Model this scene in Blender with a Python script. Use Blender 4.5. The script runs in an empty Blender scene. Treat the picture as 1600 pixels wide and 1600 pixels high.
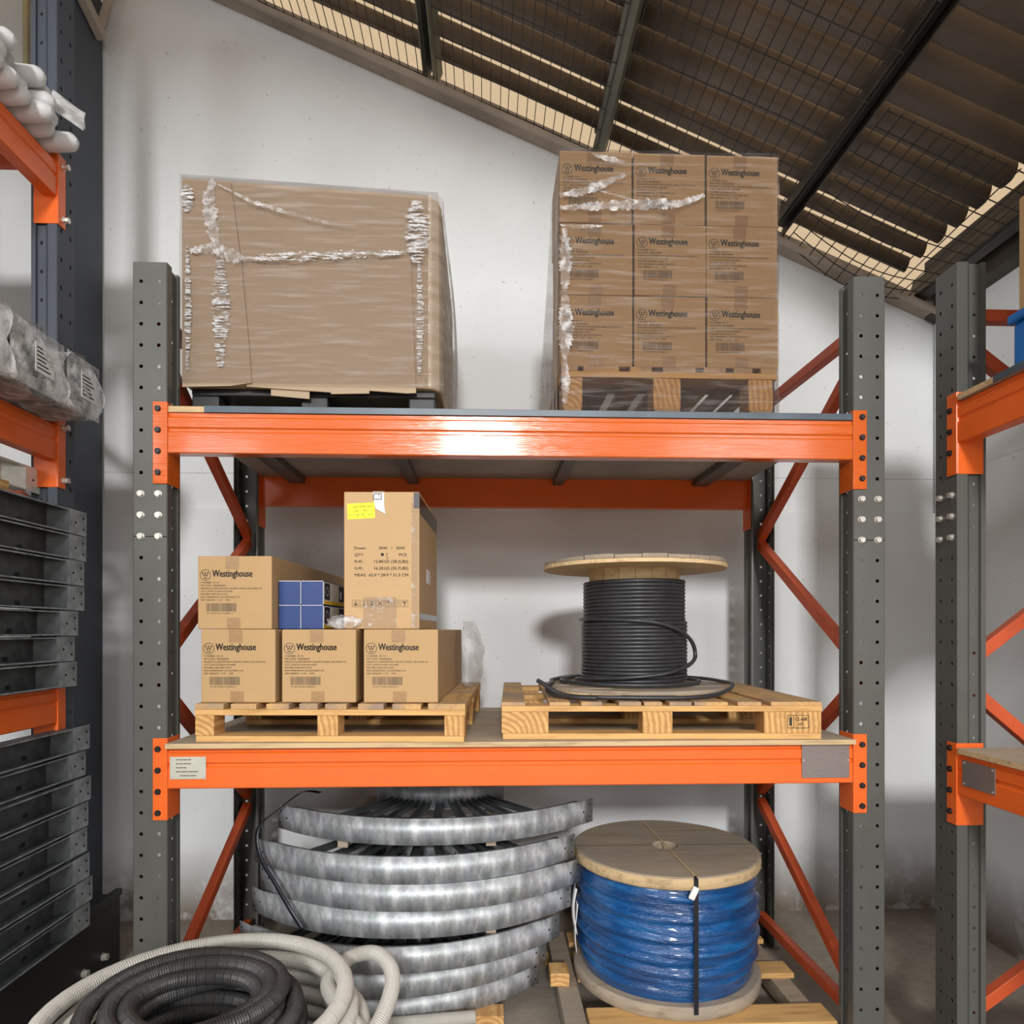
import bpy, math, random
from mathutils import Matrix, Vector
random.seed(7)
S = bpy.context.scene
COL = S.collection
PI = math.pi
def R(d): return math.radians(d)

# ------------------------------------------------------------------ camera, world, lights, exposure
cam = bpy.data.cameras.new('camera'); camo = bpy.data.objects.new('camera', cam); COL.objects.link(camo)
camo.location = (0, 0, 1.586); camo.rotation_euler = (R(90), 0, R(-2.2))
cam.sensor_width = 36; cam.sensor_fit = 'HORIZONTAL'; cam.lens = 36*1061/1600; cam.shift_y = 185/1600
cam.clip_start = 0.05; S.camera = camo
S.view_settings.view_transform = 'Standard'; S.view_settings.look = 'None'
S.view_settings.gamma = 1; S.view_settings.exposure = -0.24; S.view_settings.use_curve_mapping = False
w = bpy.data.worlds.new('daylight'); S.world = w; w.use_nodes = True
_nt = w.node_tree; _g = _nt.nodes.new('ShaderNodeTexCoord'); _x = _nt.nodes.new('ShaderNodeSeparateXYZ'); _nt.links.new(_g.outputs['Generated'], _x.inputs[0])
_m = _nt.nodes.new('ShaderNodeMapRange'); _nt.links.new(_x.outputs[2], _m.inputs[0])      # overcast sky, brighter towards the zenith
_m.inputs[1].default_value = 0.0; _m.inputs[2].default_value = 1.0; _m.inputs[3].default_value = 0.42; _m.inputs[4].default_value = 2.8
_nt.links.new(_m.outputs[0], _nt.nodes['Background'].inputs[1]); _nt.nodes['Background'].inputs[0].default_value = (1.0, 0.97, 0.93, 1)
def area(name, loc, target, size, power, color=(1, 1, 1)):
    l = bpy.data.lights.new(name, 'AREA'); l.shape = 'RECTANGLE'; l.size, l.size_y = size; l.energy = power; l.color = color
    o = bpy.data.objects.new(name, l); COL.objects.link(o); o.location = loc
    o.rotation_euler = (Vector(target)-Vector(loc)).to_track_quat('-Z', 'Y').to_euler()
    return o
area('high_bay_window_light', (-0.13, -11, 5.8), (0.2, 3, 2.0), (1.3, 1.1), 1560, (1, 0.995, 0.985))
area('doorway_light', (-6.9, -10.5, 4.6), (0, 3, 1.8), (3.6, 2.6), 420, (0.93, 0.97, 1))
area('right_fill_light', (4.2, -5.5, 3.4), (-1.2, 3.5, 2.2), (2.6, 2.6), 230, (1, 0.98, 0.95))  # unseen soft fill lamp, added to brighten the wall strip at left

# ------------------------------------------------------------------ helpers
def lin(r, g, b):
    f = lambda c: (c/255)/12.92 if c/255 <= 0.04045 else ((c/255+0.055)/1.055)**2.4
    return (f(r), f(g), f(b))

class MB:
    def __init__(s): s.V, s.F, s.M, s.S = [], [], [], []
    def add(s, vs, fs, m=0, smooth=False, T=None):
        k = len(s.V)
        for v in vs:
            v = Vector(v); s.V.append(T @ v if T else v)
        for f in fs:
            s.F.append([i+k for i in f]); s.M.append(m); s.S.append(smooth)
        return s
    def box(s, x0, x1, y0, y1, z0, z1, m=0, T=None):
        return s.add([(x0,y0,z0),(x1,y0,z0),(x1,y1,z0),(x0,y1,z0),(x0,y0,z1),(x1,y0,z1),(x1,y1,z1),(x0,y1,z1)],
              [(0,3,2,1),(4,5,6,7),(0,1,5,4),(1,2,6,5),(2,3,7,6),(3,0,4,7)], m, False, T)
    def bar(s, p0, p1, wx, wy, m=0, up=(0, 0, 1)):
        p0, p1 = Vector(p0), Vector(p1); d = p1-p0; L = d.length; d.normalize(); u = Vector(up)
        a = d.cross(u).normalized(); b = a.cross(d).normalized()
        T = Matrix(((a.x,d.x,b.x,p0.x),(a.y,d.y,b.y,p0.y),(a.z,d.z,b.z,p0.z),(0,0,0,1)))
        return s.box(-wx/2, wx/2, 0, L, -wy/2, wy/2, m, T)
    def channel(s, p0, p1, wx, wy, th=0.003, m=0, up=(0, 0, 1), close=1):   # C section, open towards +b
        p0, p1 = Vector(p0), Vector(p1); d = p1-p0; L = d.length; d.normalize(); u = Vector(up)
        a = d.cross(u).normalized(); b = a.cross(d).normalized()
        T = Matrix(((a.x,d.x,b.x,p0.x),(a.y,d.y,b.y,p0.y),(a.z,d.z,b.z,p0.z),(0,0,0,1)))
        s.box(-wx/2, wx/2, 0, L, -wy/2, -wy/2+th, m, T)
        s.box(-wx/2, -wx/2+th, 0, L, -wy/2+th, wy/2, m, T); s.box(wx/2-th, wx/2, 0, L, -wy/2+th, wy/2, m, T)
        return s
    def cyl(s, p0, p1, r, n=14, m=0, r2=None, smooth=True, caps=True):
        p0, p1 = Vector(p0), Vector(p1); d = (p1-p0).normalized(); r2 = r if r2 is None else r2
        a = d.orthogonal().normalized(); b = d.cross(a)
        vs = []
        for p, q in ((p0, r), (p1, r2)):
            for i in range(n):
                t = 2*PI*i/n; vs.append(p+a*math.cos(t)*q+b*math.sin(t)*q)
        s.add(vs, [(i, (i+1) % n, n+(i+1) % n, n+i) for i in range(n)], m, smooth)
        if caps: s.add(vs, [tuple(range(n))[::-1], tuple(range(n, 2*n))], m, False)
        return s
    def tube(s, pts, r, n=8, closed=False, m=0, rf=None, smooth=True):
        pts = [Vector(p) for p in pts]; N = len(pts); vs = []; a = None
        for i, p in enumerate(pts):
            q0 = pts[i-1] if (i or closed) else p; q1 = pts[(i+1) % N] if (i < N-1 or closed) else p
            d = (q1-q0).normalized()
            a = d.orthogonal().normalized() if a is None else (a-d*a.dot(d)).normalized()
            b = d.cross(a); rr = rf(i) if rf else r
            for k in range(n):
                t = 2*PI*k/n; vs.append(p+a*math.cos(t)*rr+b*math.sin(t)*rr)
        fs = []
        for i in range(N if closed else N-1):
            j = (i+1) % N
            for k in range(n):
                fs.append((i*n+k, i*n+(k+1) % n, j*n+(k+1) % n, j*n+k))
        s.add(vs, fs, m, smooth)
        if not closed: s.add(vs, [tuple(range(n))[::-1], tuple(range((N-1)*n, N*n))], m, False)
        return s
    def prism(s, poly, y0, y1, m=0, T=None, smooth=False, caps=True):   # poly in (x,z), extruded along y
        n = len(poly); vs = [(x, y0, z) for x, z in poly]+[(x, y1, z) for x, z in poly]
        s.add(vs, [(i, (i+1) % n, n+(i+1) % n, n+i) for i in range(n)], m, smooth, T)
        if caps: s.add(vs, [tuple(range(n))[::-1], tuple(range(n, 2*n))], m, False, T)
        return s
    def lathe(s, prof, c=(0, 0, 0), n=48, m=0, smooth=True, rj=None):
        vs = []
        for r, z in prof:
            for i in range(n):
                t = 2*PI*i/n; q = r*(1+(rj(i, r, z) if rj else 0)); vs.append((c[0]+q*math.cos(t), c[1]+q*math.sin(t), c[2]+z))
        fs = [(k*n+i, k*n+(i+1) % n, (k+1)*n+(i+1) % n, (k+1)*n+i) for k in range(len(prof)-1) for i in range(n)]
        return s.add(vs, fs, m, smooth)
    def grid(s, fn, nu, nv, m=0, smooth=True):
        vs = [fn(i/nu, j/nv) for j in range(nv+1) for i in range(nu+1)]
        fs = [(j*(nu+1)+i, j*(nu+1)+i+1, (j+1)*(nu+1)+i+1, (j+1)*(nu+1)+i) for j in range(nv) for i in range(nu)]
        return s.add(vs, fs, m, smooth)
    def holes(s, o, u, width, cols, rows, pitch, ztop, H, r=0.0066, n=10, m=0):
        """vertical plate with origin o (bottom), horizontal axis u; hole columns at given x; hole rows downward from ztop"""
        o, u = Vector(o), Vector(u); up = Vector((0, 0, 1))
        zs = [ztop-k*pitch for k in range(rows)]
        xb = [0]+[(cols[i]+cols[i+1])/2 for i in range(len(cols)-1)]+[width]
        lo = zs[-1]-pitch/2; hi = zs[0]+pitch/2
        P = lambda x, z: o+u*x+up*z
        s.add([P(0, 0), P(width, 0), P(width, lo), P(0, lo)], [(0, 1, 2, 3)], m)
        s.add([P(0, hi), P(width, hi), P(width, H), P(0, H)], [(0, 1, 2, 3)], m)
        for z in zs:
            for ci, cx in enumerate(cols):
                x0, x1, z0, z1 = xb[ci]-cx, xb[ci+1]-cx, -pitch/2, pitch/2
                ang = [2*PI*i/n for i in range(n)]+[math.atan2(b, a) % (2*PI) for a in (x0, x1) for b in (z0, z1)]
                ang = sorted(set(round(a, 6) for a in ang)); vs = []
                for a in ang:
                    ca, sa = math.cos(a), math.sin(a)
                    k = min((x1/ca if ca > 1e-9 else x0/ca if ca < -1e-9 else 9e9), (z1/sa if sa > 1e-9 else z0/sa if sa < -1e-9 else 9e9))
                    vs += [P(cx+r*ca, z+r*sa), P(cx+k*ca, z+k*sa)]
                N = len(ang)
                s.add(vs, [(2*i, 2*i+1, (2*i+3) % (2*N), (2*i+2) % (2*N)) for i in range(N)], m)
        return s
    def build(s, name, mats, parent=None, bevel=0, loc=None, rz=0, solid=0, seg=2, weld=False, sub=0):
        me = bpy.data.meshes.new(name); me.from_pydata([tuple(v) for v in s.V], [], s.F)
        mats = mats if isinstance(mats, (list, tuple)) else [mats]
        for m in mats: me.materials.append(m)
        me.polygons.foreach_set('material_index', s.M); me.polygons.foreach_set('use_smooth', s.S)
        me.update()
        o = bpy.data.objects.new(name, me); COL.objects.link(o)
        if parent: o.parent = parent
        if loc: o.location = loc
        o.rotation_euler.z = rz
        if weld: md = o.modifiers.new('weld', 'WELD'); md.merge_threshold = 0.0004
        if solid: md = o.modifiers.new('solid', 'SOLIDIFY'); md.thickness = solid; md.offset = 0
        if bevel:
            md = o.modifiers.new('bevel', 'BEVEL'); md.width = bevel; md.segments = seg; md.limit_method = 'ANGLE'; md.angle_limit = R(40)
        return o

def tag(o, label, cat, group=None):
    o['label'] = label; o['category'] = cat
    if group: o['group'] = group
    return o
def thing(name, label, cat, loc=(0, 0, 0), rz=0, group=None):
    o = bpy.data.objects.new(name, None); COL.objects.link(o); o.location = loc; o.rotation_euler.z = rz
    o.empty_display_size = 0.1
    return tag(o, label, cat, group)
def struct(o): o['kind'] = 'structure'; return o
def dup(root, loc, rz, label, group=None):
    def cp(o, par):
        c = o.copy(); COL.objects.link(c)
        if par: c.parent = par
        for ch in list(o.children): cp(ch, c)
        return c
    r = cp(root, None); r.location = loc; r.rotation_euler.z = rz; r['label'] = label
    if group: r['group'] = group
    return r

# ------------------------------------------------------------------ text
_tc = {}
def text_geo(body, size, sx=1.0, bold=0.0, sp=1.0):
    k = (body, size, sx, bold, sp)
    if k not in _tc:
        cu = bpy.data.curves.new('lettering', 'FONT'); cu.body = body; cu.size = size; cu.offset = bold; cu.resolution_u = 2
        cu.space_character = sp
        ob = bpy.data.objects.new('lettering', cu); COL.objects.link(ob)
        dg = bpy.context.evaluated_depsgraph_get()
        me = bpy.data.meshes.new_from_object(ob.evaluated_get(dg))
        _tc[k] = ([(v.co.x*sx, v.co.y) for v in me.vertices], [tuple(p.vertices) for p in me.polygons])
        bpy.data.objects.remove(ob); bpy.data.meshes.remove(me); bpy.data.curves.remove(cu)
    return _tc[k]
def text_width(*a, **k): return max(v[0] for v in text_geo(*a, **k)[0])
def put_text(mb, body, x, z, size, sx=1.0, bold=0.0, width=None, y=-0.0008, T=None, m=0, sp=1.0):
    vs, fs = text_geo(body, size, 1.0, 0.0, sp)
    if width: sx = (width-bold)/max(v[0] for v in vs)
    for dx, dz in ((0, 0), (bold, 0), (bold, bold*0.5), (0, bold*0.5)) if bold else ((0, 0),):
        mb.add([(x+dx+a*sx, y, z+dz+b) for a, b in vs], fs, m, False, T)
def flat(mb, x0, x1, z0, z1, y=-0.0008, m=0, T=None):
    mb.add([(x0, y, z0), (x1, y, z0), (x1, y, z1), (x0, y, z1)], [(0, 1, 2, 3)], m, False, T)
def ring(mb, cx, cz, r0, r1, y=-0.0008, n=28, m=0, T=None):
    vs = [(cx+r*math.cos(2*PI*i/n), y, cz+r*math.sin(2*PI*i/n)) for r in (r0, r1) for i in range(n)]
    mb.add(vs, [(i, n+i, n+(i+1) % n, (i+1) % n) for i in range(n)], m, False, T)
def disc(mb, cx, cz, r, y=-0.0008, n=12, m=0, T=None):
    mb.add([(cx+r*math.cos(2*PI*i/n), y, cz+r*math.sin(2*PI*i/n)) for i in range(n)], [tuple(range(n))], m, False, T)
def stroke(mb, p, q, wd, y=-0.0008, m=0, T=None):
    p, q = Vector((p[0], p[1])), Vector((q[0], q[1])); d = (q-p).normalized(); n = Vector((-d.y, d.x))*wd/2
    mb.add([(a.x, y, a.y) for a in (p-n, q-n, q+n, p+n)], [(0, 1, 2, 3)], m, False, T)

# ------------------------------------------------------------------ materials
def nodes(name):
    m = bpy.data.materials.new(name); m.use_nodes = True; nt = m.node_tree
    return m, nt, nt.nodes['Principled BSDF']
def sock(nt, v, inp):
    if hasattr(v, 'is_output'): nt.links.new(v, inp)
    else: inp.default_value = v
def N(nt, typ, **kw):
    n = nt.nodes.new(typ)
    for k, v in kw.items():
        if k.startswith('i_'): sock(nt, v, n.inputs[k[2:].replace('_', ' ')])
        else: setattr(n, k, v)
    return n
def coords(nt, scale=(1, 1, 1), obj=True, rot=(0, 0, 0)):
    tc = N(nt, 'ShaderNodeTexCoord'); mp = N(nt, 'ShaderNodeMapping'); mp.inputs['Scale'].default_value = scale; mp.inputs['Rotation'].default_value = rot
    nt.links.new(tc.outputs['Object' if obj else 'Generated'], mp.inputs[0]); return mp.outputs[0]
def ramp(nt, fac, stops):
    r = N(nt, 'ShaderNodeValToRGB'); e = r.color_ramp.elements
    while len(e) < len(stops): e.new(0.5)
    for i, (p, c) in enumerate(stops):
        e[i].position = p; e[i].color = (*c, 1) if isinstance(c, tuple) else (c, c, c, 1)
    nt.links.new(fac, r.inputs[0]); return r.outputs[0]
def noise(nt, vec, scale, detail=4, rough=0.55):
    n = N(nt, 'ShaderNodeTexNoise'); n.inputs['Scale'].default_value = scale; n.inputs['Detail'].default_value = detail; n.inputs['Roughness'].default_value = rough
    nt.links.new(vec, n.inputs['Vector']); return n.outputs[0]
def mix(nt, fac, a, b, mode='MIX'):
    n = N(nt, 'ShaderNodeMix', data_type='RGBA', blend_type=mode)
    for v, i in ((fac, 0), (a, 6), (b, 7)):
        if isinstance(v, tuple): v = (*v, 1) if len(v) == 3 else v
        sock(nt, v, n.inputs[i])
    return n.outputs[2]
def bump(nt, h, strength=0.3, dist=0.01):
    b = N(nt, 'ShaderNodeBump'); b.inputs['Strength'].default_value = strength; b.inputs['Distance'].default_value = dist
    nt.links.new(h, b.inputs['Height']); return b.outputs[0]
def simple(name, col, rough=0.5, metal=0.0, var=0.12, vscale=6, bmp=0.0, bscale=60, stretch=(1, 1, 1), coat=0):
    m, nt, p = nodes(name); v = coords(nt, stretch)
    n = noise(nt, v, vscale)
    d = tuple(c*(1-var) for c in col); e = tuple(min(1, c*(1+var)) for c in col)
    nt.links.new(ramp(nt, n, [(0.3, d), (0.7, e)]), p.inputs['Base Color'])
    p.inputs['Roughness'].default_value = rough; p.inputs['Metallic'].default_value = metal
    if coat: p.inputs['Coat Weight'].default_value = coat; p.inputs['Coat Roughness'].default_value = 0.15
    if bmp: nt.links.new(bump(nt, noise(nt, v, bscale), bmp), p.inputs['Normal'])
    return m
def wood(name, light, dark, axis=0, rough=0.75, scale=1.0, dust=None):
    m, nt, p = nodes(name)
    st = [14, 14, 14]; st[axis] = 1.2
    v = coords(nt, tuple(s*scale for s in st)); n = noise(nt, v, 3.0, 6, 0.65)
    c = ramp(nt, n, [(0.25, dark), (0.5, light), (0.8, tuple(min(1, x*1.12) for x in light))])
    if dust:
        n2 = noise(nt, coords(nt, (2.5, 2.5, 2.5)), 2, 5); c = mix(nt, ramp(nt, n2, [(0.35, 0.0), (0.65, 0.9)]), c, dust)
    nt.links.new(c, p.inputs['Base Color']); p.inputs['Roughness'].default_value = rough
    nt.links.new(bump(nt, n, 0.35, 0.004), p.inputs['Normal']); return m
def film(name, a0=0.06, a1=0.45, stretch=(1, 1, 1), scale=8, bs=0.6, lo=0.5, hi=0.75, rough=0.12, col=(0.85, 0.85, 0.86), bsc=None, tint=(0.93, 0.92, 0.91)):
    """thin plastic: tinted transparency mixed with a glossy whitish surface"""
    m, nt, p = nodes(name); v = coords(nt, stretch)
    n = noise(nt, v, scale, 5, 0.6)
    p.inputs['Base Color'].default_value = (*col, 1); p.inputs['Roughness'].default_value = rough
    p.inputs['Specular IOR Level'].default_value = 0.9
    nt.links.new(bump(nt, noise(nt, v, bsc or scale*1.7, 4, 0.6), bs, 0.01), p.inputs['Normal'])
    tp = N(nt, 'ShaderNodeBsdfTransparent'); tp.inputs[0].default_value = (*tint, 1); ms = N(nt, 'ShaderNodeMixShader')
    nt.links.new(ramp(nt, n, [(lo, a0), (hi, a1)]), ms.inputs[0]); nt.links.new(tp.outputs[0], ms.inputs[1]); nt.links.new(p.outputs[0], ms.inputs[2])
    nt.links.new(ms.outputs[0], nt.nodes['Material Output'].inputs[0]); return m

M = {}
M['orange'] = simple('orange_paint', (0.76, 0.125, 0.012), 0.4, 0, 0.05, 9, 0.02, 40, coat=0.1)
m, nt, p = nodes('glossy_orange_paint'); M['orange_gloss'] = m
v = coords(nt, (0.8, 6, 22)); n = noise(nt, v, 2.6, 4)
p.inputs['Base Color'].default_value = (0.62, 0.108, 0.006, 1); p.inputs['Roughness'].default_value = 0.2
p.inputs['Coat Weight'].default_value = 0.32; p.inputs['Coat Roughness'].default_value = 0.1
nt.links.new(bump(nt, n, 0.4, 0.014), p.inputs['Normal'])
M['brace'] = simple('brick_orange_paint', (0.56, 0.085, 0.022), 0.5, 0, 0.10, 8)
M['grey'] = simple('dark_grey_powder_coat', lin(87, 87, 83), 0.42, 0.1, 0.06, 12, 0.03, 200)
M['column'] = simple('charcoal_steel_paint', lin(66, 72, 82), 0.6, 0, 0.12, 3)
M['black'] = simple('black_steel', (0.012, 0.012, 0.013), 0.5, 0, 0.2, 8)
M['bolt_black'] = simple('black_bolt', (0.014, 0.011, 0.011), 0.4)
M['zinc'] = simple('zinc_bolt', (0.62, 0.6, 0.55), 0.35, 0.6)
M['hole'] = simple('shadowed_hole', (0.004, 0.004, 0.004), 0.9)
m, nt, p = nodes('galvanised_steel'); M['galv'] = m
v = coords(nt, (1, 1, 1)); vo = N(nt, 'ShaderNodeTexVoronoi'); vo.inputs['Scale'].default_value = 26; nt.links.new(v, vo.inputs['Vector'])
n1 = noise(nt, coords(nt, (4.5, 4.5, 2.0)), 3.6, 7, 0.66)
c1 = ramp(nt, n1, [(0.34, (0.17, 0.205, 0.245)), (0.5, (0.30, 0.355, 0.41)), (0.66, (0.56, 0.63, 0.69))])
sep = N(nt, 'ShaderNodeSeparateColor'); nt.links.new(vo.outputs['Color'], sep.inputs[0])
nt.links.new(mix(nt, 0.14, c1, vo.outputs['Color'], 'SOFT_LIGHT'), p.inputs['Base Color'])
hs = N(nt, 'ShaderNodeHueSaturation'); hs.inputs['Saturation'].default_value = 0.35
nt.links.new(p.inputs['Base Color'].links[0].from_socket, hs.inputs['Color']); nt.links.new(hs.outputs[0], p.inputs['Base Color'])
p.inputs['Metallic'].default_value = 0.45
nt.links.new(ramp(nt, n1, [(0.3, 0.40), (0.7, 0.58)]), p.inputs['Roughness'])
nt.links.new(bump(nt, n1, 0.12, 0.004), p.inputs['Normal'])
M['galv_dark'] = simple('dark_and_shaded_galvanised_steel', (0.11, 0.122, 0.128), 0.42, 0.5, 0.45, 9, 0.1, 30)  # shade inside the tray rails is put into this dark colour
M['galv_mid'] = simple('lit_galvanised_steel', (0.36, 0.395, 0.41), 0.4, 0.5, 0.4, 16, 0.1, 30)  # lighter copy: light on tray lips and end plates put into the colour
def card(name, col, tint=1.0):
    m, nt, p = nodes(name)
    n = noise(nt, coords(nt, (1.2, 1.2, 30)), 6, 4); n2 = noise(nt, coords(nt), 3, 5)
    c = ramp(nt, n, [(0.3, tuple(x*0.975 for x in col)), (0.7, tuple(x*1.02 for x in col))])
    c = mix(nt, ramp(nt, n2, [(0.45, 0.0), (0.8, 0.35)]), c, tuple(x*0.82 for x in col))
    nt.links.new(c, p.inputs['Base Color']); p.inputs['Roughness'].default_value = 0.72
    nt.links.new(bump(nt, n, 0.08, 0.003), p.inputs['Normal']); return m
M['carton'] = card('kraft_carton', (0.455, 0.29, 0.135))
M['carton_tall'] = card('pale_kraft_carton', (0.50, 0.325, 0.16))
M['carton_big'] = card('brown_carton_sheet', (0.40, 0.30, 0.20))
M['tape'] = simple('brown_packing_tape', (0.33, 0.195, 0.085), 0.34, 0, 0.06, 20, 0.12, 60)
M['tape_clear'] = film('clear_packing_tape', 0.04, 0.4, (1, 1, 1), 34, 0.9, 0.56, 0.72, 0.1)
M['ink'] = simple('black_print', (0.022, 0.018, 0.015), 0.7)
M['ink_faint'] = simple('faded_print', (0.13, 0.09, 0.055), 0.75)
PW, PD = (0.63, 0.37, 0.135), (0.38, 0.19, 0.06)
M['pine_x'] = wood('pine_board', PW, PD, 0); M['pine_y'] = wood('pine_deck_board', PW, PD, 1, dust=(0.27, 0.2, 0.15))
m, nt, p = nodes('pine_end_grain'); M['pine_b'] = m
wv = N(nt, 'ShaderNodeTexWave', wave_type='RINGS', rings_direction='Y'); wv.inputs['Scale'].default_value = 16; wv.inputs['Distortion'].default_value = 3.5; wv.inputs['Detail'].default_value = 3
nt.links.new(coords(nt, (1, 0.25, 1)), wv.inputs['Vector'])
cc = ramp(nt, wv.outputs[1], [(0.1, (0.46, 0.235, 0.075)), (0.6, (0.62, 0.36, 0.13)), (1.0, (0.66, 0.40, 0.16))])
nt.links.new(mix(nt, ramp(nt, noise(nt, coords(nt), 40, 4), [(0.4, 0.0), (0.75, 0.5)]), cc, (0.33, 0.17, 0.06)), p.inputs['Base Color']); p.inputs['Roughness'].default_value = 0.8
M['pine_pale'] = wood('pale_reel_wood', (0.64, 0.47, 0.26), (0.42, 0.28, 0.13), 0, scale=1.2)
M['old_wood'] = wood('dusty_grey_wood', (0.36, 0.29, 0.21), (0.2, 0.14, 0.09), 0, 0.85, 0.8, (0.30, 0.25, 0.2))
M['edge_wood'] = wood('weathered_plywood_edge', (0.55, 0.40, 0.22), (0.25, 0.17, 0.09), 0, 0.85)
M['chip'] = simple('chipboard_top', (0.42, 0.34, 0.25), 0.8, 0, 0.2, 5, 0.1, 90)
M['chip_under'] = simple('dusty_board_underside', (0.36, 0.315, 0.27), 0.85, 0, 0.22, 2.2)
M['blue_edge'] = simple('slate_blue_edging', lin(70, 84, 96), 0.4, 0, 0.3, 6)
M['steel_plate'] = simple('brushed_plate', (0.25, 0.22, 0.21), 0.4, 0.5, 0.1, 40, stretch=(1, 1, 10))
M['plate_label'] = simple('aluminium_plate', (0.55, 0.55, 0.47), 0.45, 0.3)
M['blue_box'] = simple('blue_printed_card', lin(14, 50, 112), 0.45, 0, 0.08, 10)
M['navy'] = simple('navy_print', lin(22, 26, 52), 0.5); M['white_print'] = simple('white_print', (0.62, 0.62, 0.62), 0.5)
M['yellow_print'] = simple('yellow_print', (0.75, 0.48, 0.02), 0.5)
M['yellow'] = simple('yellow_label_paper', (0.95, 0.88, 0.02), 0.6, 0, 0.03)
M['paper'] = simple('white_label_paper', (0.72, 0.72, 0.72), 0.6, 0, 0.05)
M['black_tape'] = simple('black_tape', (0.03, 0.028, 0.028), 0.22)
M['cable'] = simple('black_cable_sheath', (0.032, 0.032, 0.036), 0.38, 0, 0.2, 20)
M['conduit'] = simple('pale_grey_conduit', lin(184, 181, 173), 0.5, 0, 0.08, 5)
M['conduit_black'] = simple('black_conduit', (0.033, 0.032, 0.032), 0.5, 0, 0.25, 8)
M['strap'] = simple('black_strap', (0.012, 0.012, 0.018), 0.35)
M['crate_blue'] = simple('blue_plastic', lin(20, 105, 185), 0.4, 0, 0.04)
m, nt, p = nodes('blue_film_wrap'); M['blue_wrap'] = m
n = noise(nt, coords(nt, (1.3, 1.3, 9)), 3.2, 5, 0.55); nf = noise(nt, coords(nt, (6, 6, 22)), 7, 3)
nt.links.new(ramp(nt, n, [(0.3, (0.002, 0.035, 0.13)), (0.55, (0.003, 0.075, 0.25)), (0.8, (0.012, 0.16, 0.42))]), p.inputs['Base Color'])
p.inputs['Roughness'].default_value = 0.25; p.inputs['Coat Weight'].default_value = 0.7; p.inputs['Coat Roughness'].default_value = 0.1
ad = N(nt, 'ShaderNodeMath', operation='ADD'); nt.links.new(n, ad.inputs[0]); mu = N(nt, 'ShaderNodeMath', operation='MULTIPLY'); nt.links.new(nf, mu.inputs[0]); mu.inputs[1].default_value = 0.25; nt.links.new(mu.outputs[0], ad.inputs[1])
nt.links.new(bump(nt, ad.outputs[0], 0.8, 0.03), p.inputs['Normal'])
M['film_h'] = film('stretch_film_streaked', 0.03, 0.20, (1.2, 1, 16), 3.5, 0.9, 0.5, 0.8, 0.12, tint=(0.76, 0.735, 0.72))
M['film_shaded'] = film('stretch_film_shade_tint', 0.03, 0.20, (1.2, 1, 16), 3.5, 0.9, 0.5, 0.8, 0.12, tint=(0.64, 0.60, 0.57))  # darker tint stands in for shade on the upper carton stack
M['film_side'] = film('stretch_film_folds', 0.10, 0.5, (1, 9, 1.0), 3.2, 0.9, 0.42, 0.7)
M['film_crumple'] = film('crumpled_film', 0.12, 0.72, (1, 1, 1), 30, 1.0, 0.44, 0.68, 0.12)
M['film_bag'] = film('clear_plastic_bag', 0.10, 0.5, (1, 1, 1), 12, 1.0, 0.45, 0.7, 0.12)
M['bundle'] = simple('grey_wrapped_goods', (0.22, 0.23, 0.22), 0.5, 0, 0.5, 14, 0.5, 22)
M['white_pack'] = simple('white_foam_wrap', (0.62, 0.62, 0.63), 0.55, 0, 0.08, 9, 0.25, 30)
# setting
m, nt, p = nodes('whitewashed_plaster'); M['wall'] = m
v = coords(nt); n1 = noise(nt, v, 1.1, 6, 0.6); n2 = noise(nt, v, 14, 6, 0.7); n3 = noise(nt, v, 42, 3, 0.5)
base = ramp(nt, n1, [(0.3, (0.70, 0.71, 0.715)), (0.7, (0.80, 0.815, 0.825))])
base = mix(nt, ramp(nt, n3, [(0.70, 0.0), (0.76, 0.55)]), base, (0.30, 0.28, 0.26))
n4 = noise(nt, coords(nt, (1, 1, 0.22)), 5, 6, 0.7); base = mix(nt, ramp(nt, n4, [(0.60, 0.0), (0.85, 0.35)]), base, (0.42, 0.39, 0.36))
sx = N(nt, 'ShaderNodeSeparateXYZ'); nt.links.new(v, sx.inputs[0])
def line_at(z, hw):
    a = N(nt, 'ShaderNodeMath', operation='SUBTRACT'); nt.links.new(sx.outputs[2], a.inputs[0]); a.inputs[1].default_value = z
    b = N(nt, 'ShaderNodeMath', operation='ABSOLUTE'); nt.links.new(a.outputs[0], b.inputs[0])
    c = N(nt, 'ShaderNodeMath', operation='LESS_THAN'); nt.links.new(b.outputs[0], c.inputs[0]); c.inputs[1].default_value = hw; return c.outputs[0]
gm = N(nt, 'ShaderNodeMath', operation='MULTIPLY'); nt.links.new(line_at(2.452, 0.003), gm.inputs[0]); nt.links.new(ramp(nt, n2, [(0.35, 0.1), (0.6, 0.5)]), gm.inputs[1])
base = mix(nt, gm.outputs[0], base, (0.25, 0.23, 0.22))
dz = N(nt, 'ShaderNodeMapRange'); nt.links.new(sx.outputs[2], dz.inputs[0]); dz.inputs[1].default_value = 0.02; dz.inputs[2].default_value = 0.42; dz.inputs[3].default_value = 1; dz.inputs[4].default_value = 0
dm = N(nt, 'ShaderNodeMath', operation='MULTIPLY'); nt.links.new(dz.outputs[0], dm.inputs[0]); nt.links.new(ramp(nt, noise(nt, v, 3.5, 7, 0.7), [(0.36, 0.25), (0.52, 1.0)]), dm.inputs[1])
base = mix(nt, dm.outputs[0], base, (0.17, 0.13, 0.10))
nt.links.new(base, p.inputs['Base Color']); p.inputs['Roughness'].default_value = 0.85
nt.links.new(bump(nt, n2, 0.25, 0.006), p.inputs['Normal'])
m, nt, p = nodes('dusty_concrete'); M['floor'] = m
v = coords(nt); n1 = noise(nt, v, 1.4, 7, 0.65); n2 = noise(nt, v, 26, 5, 0.7)
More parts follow.
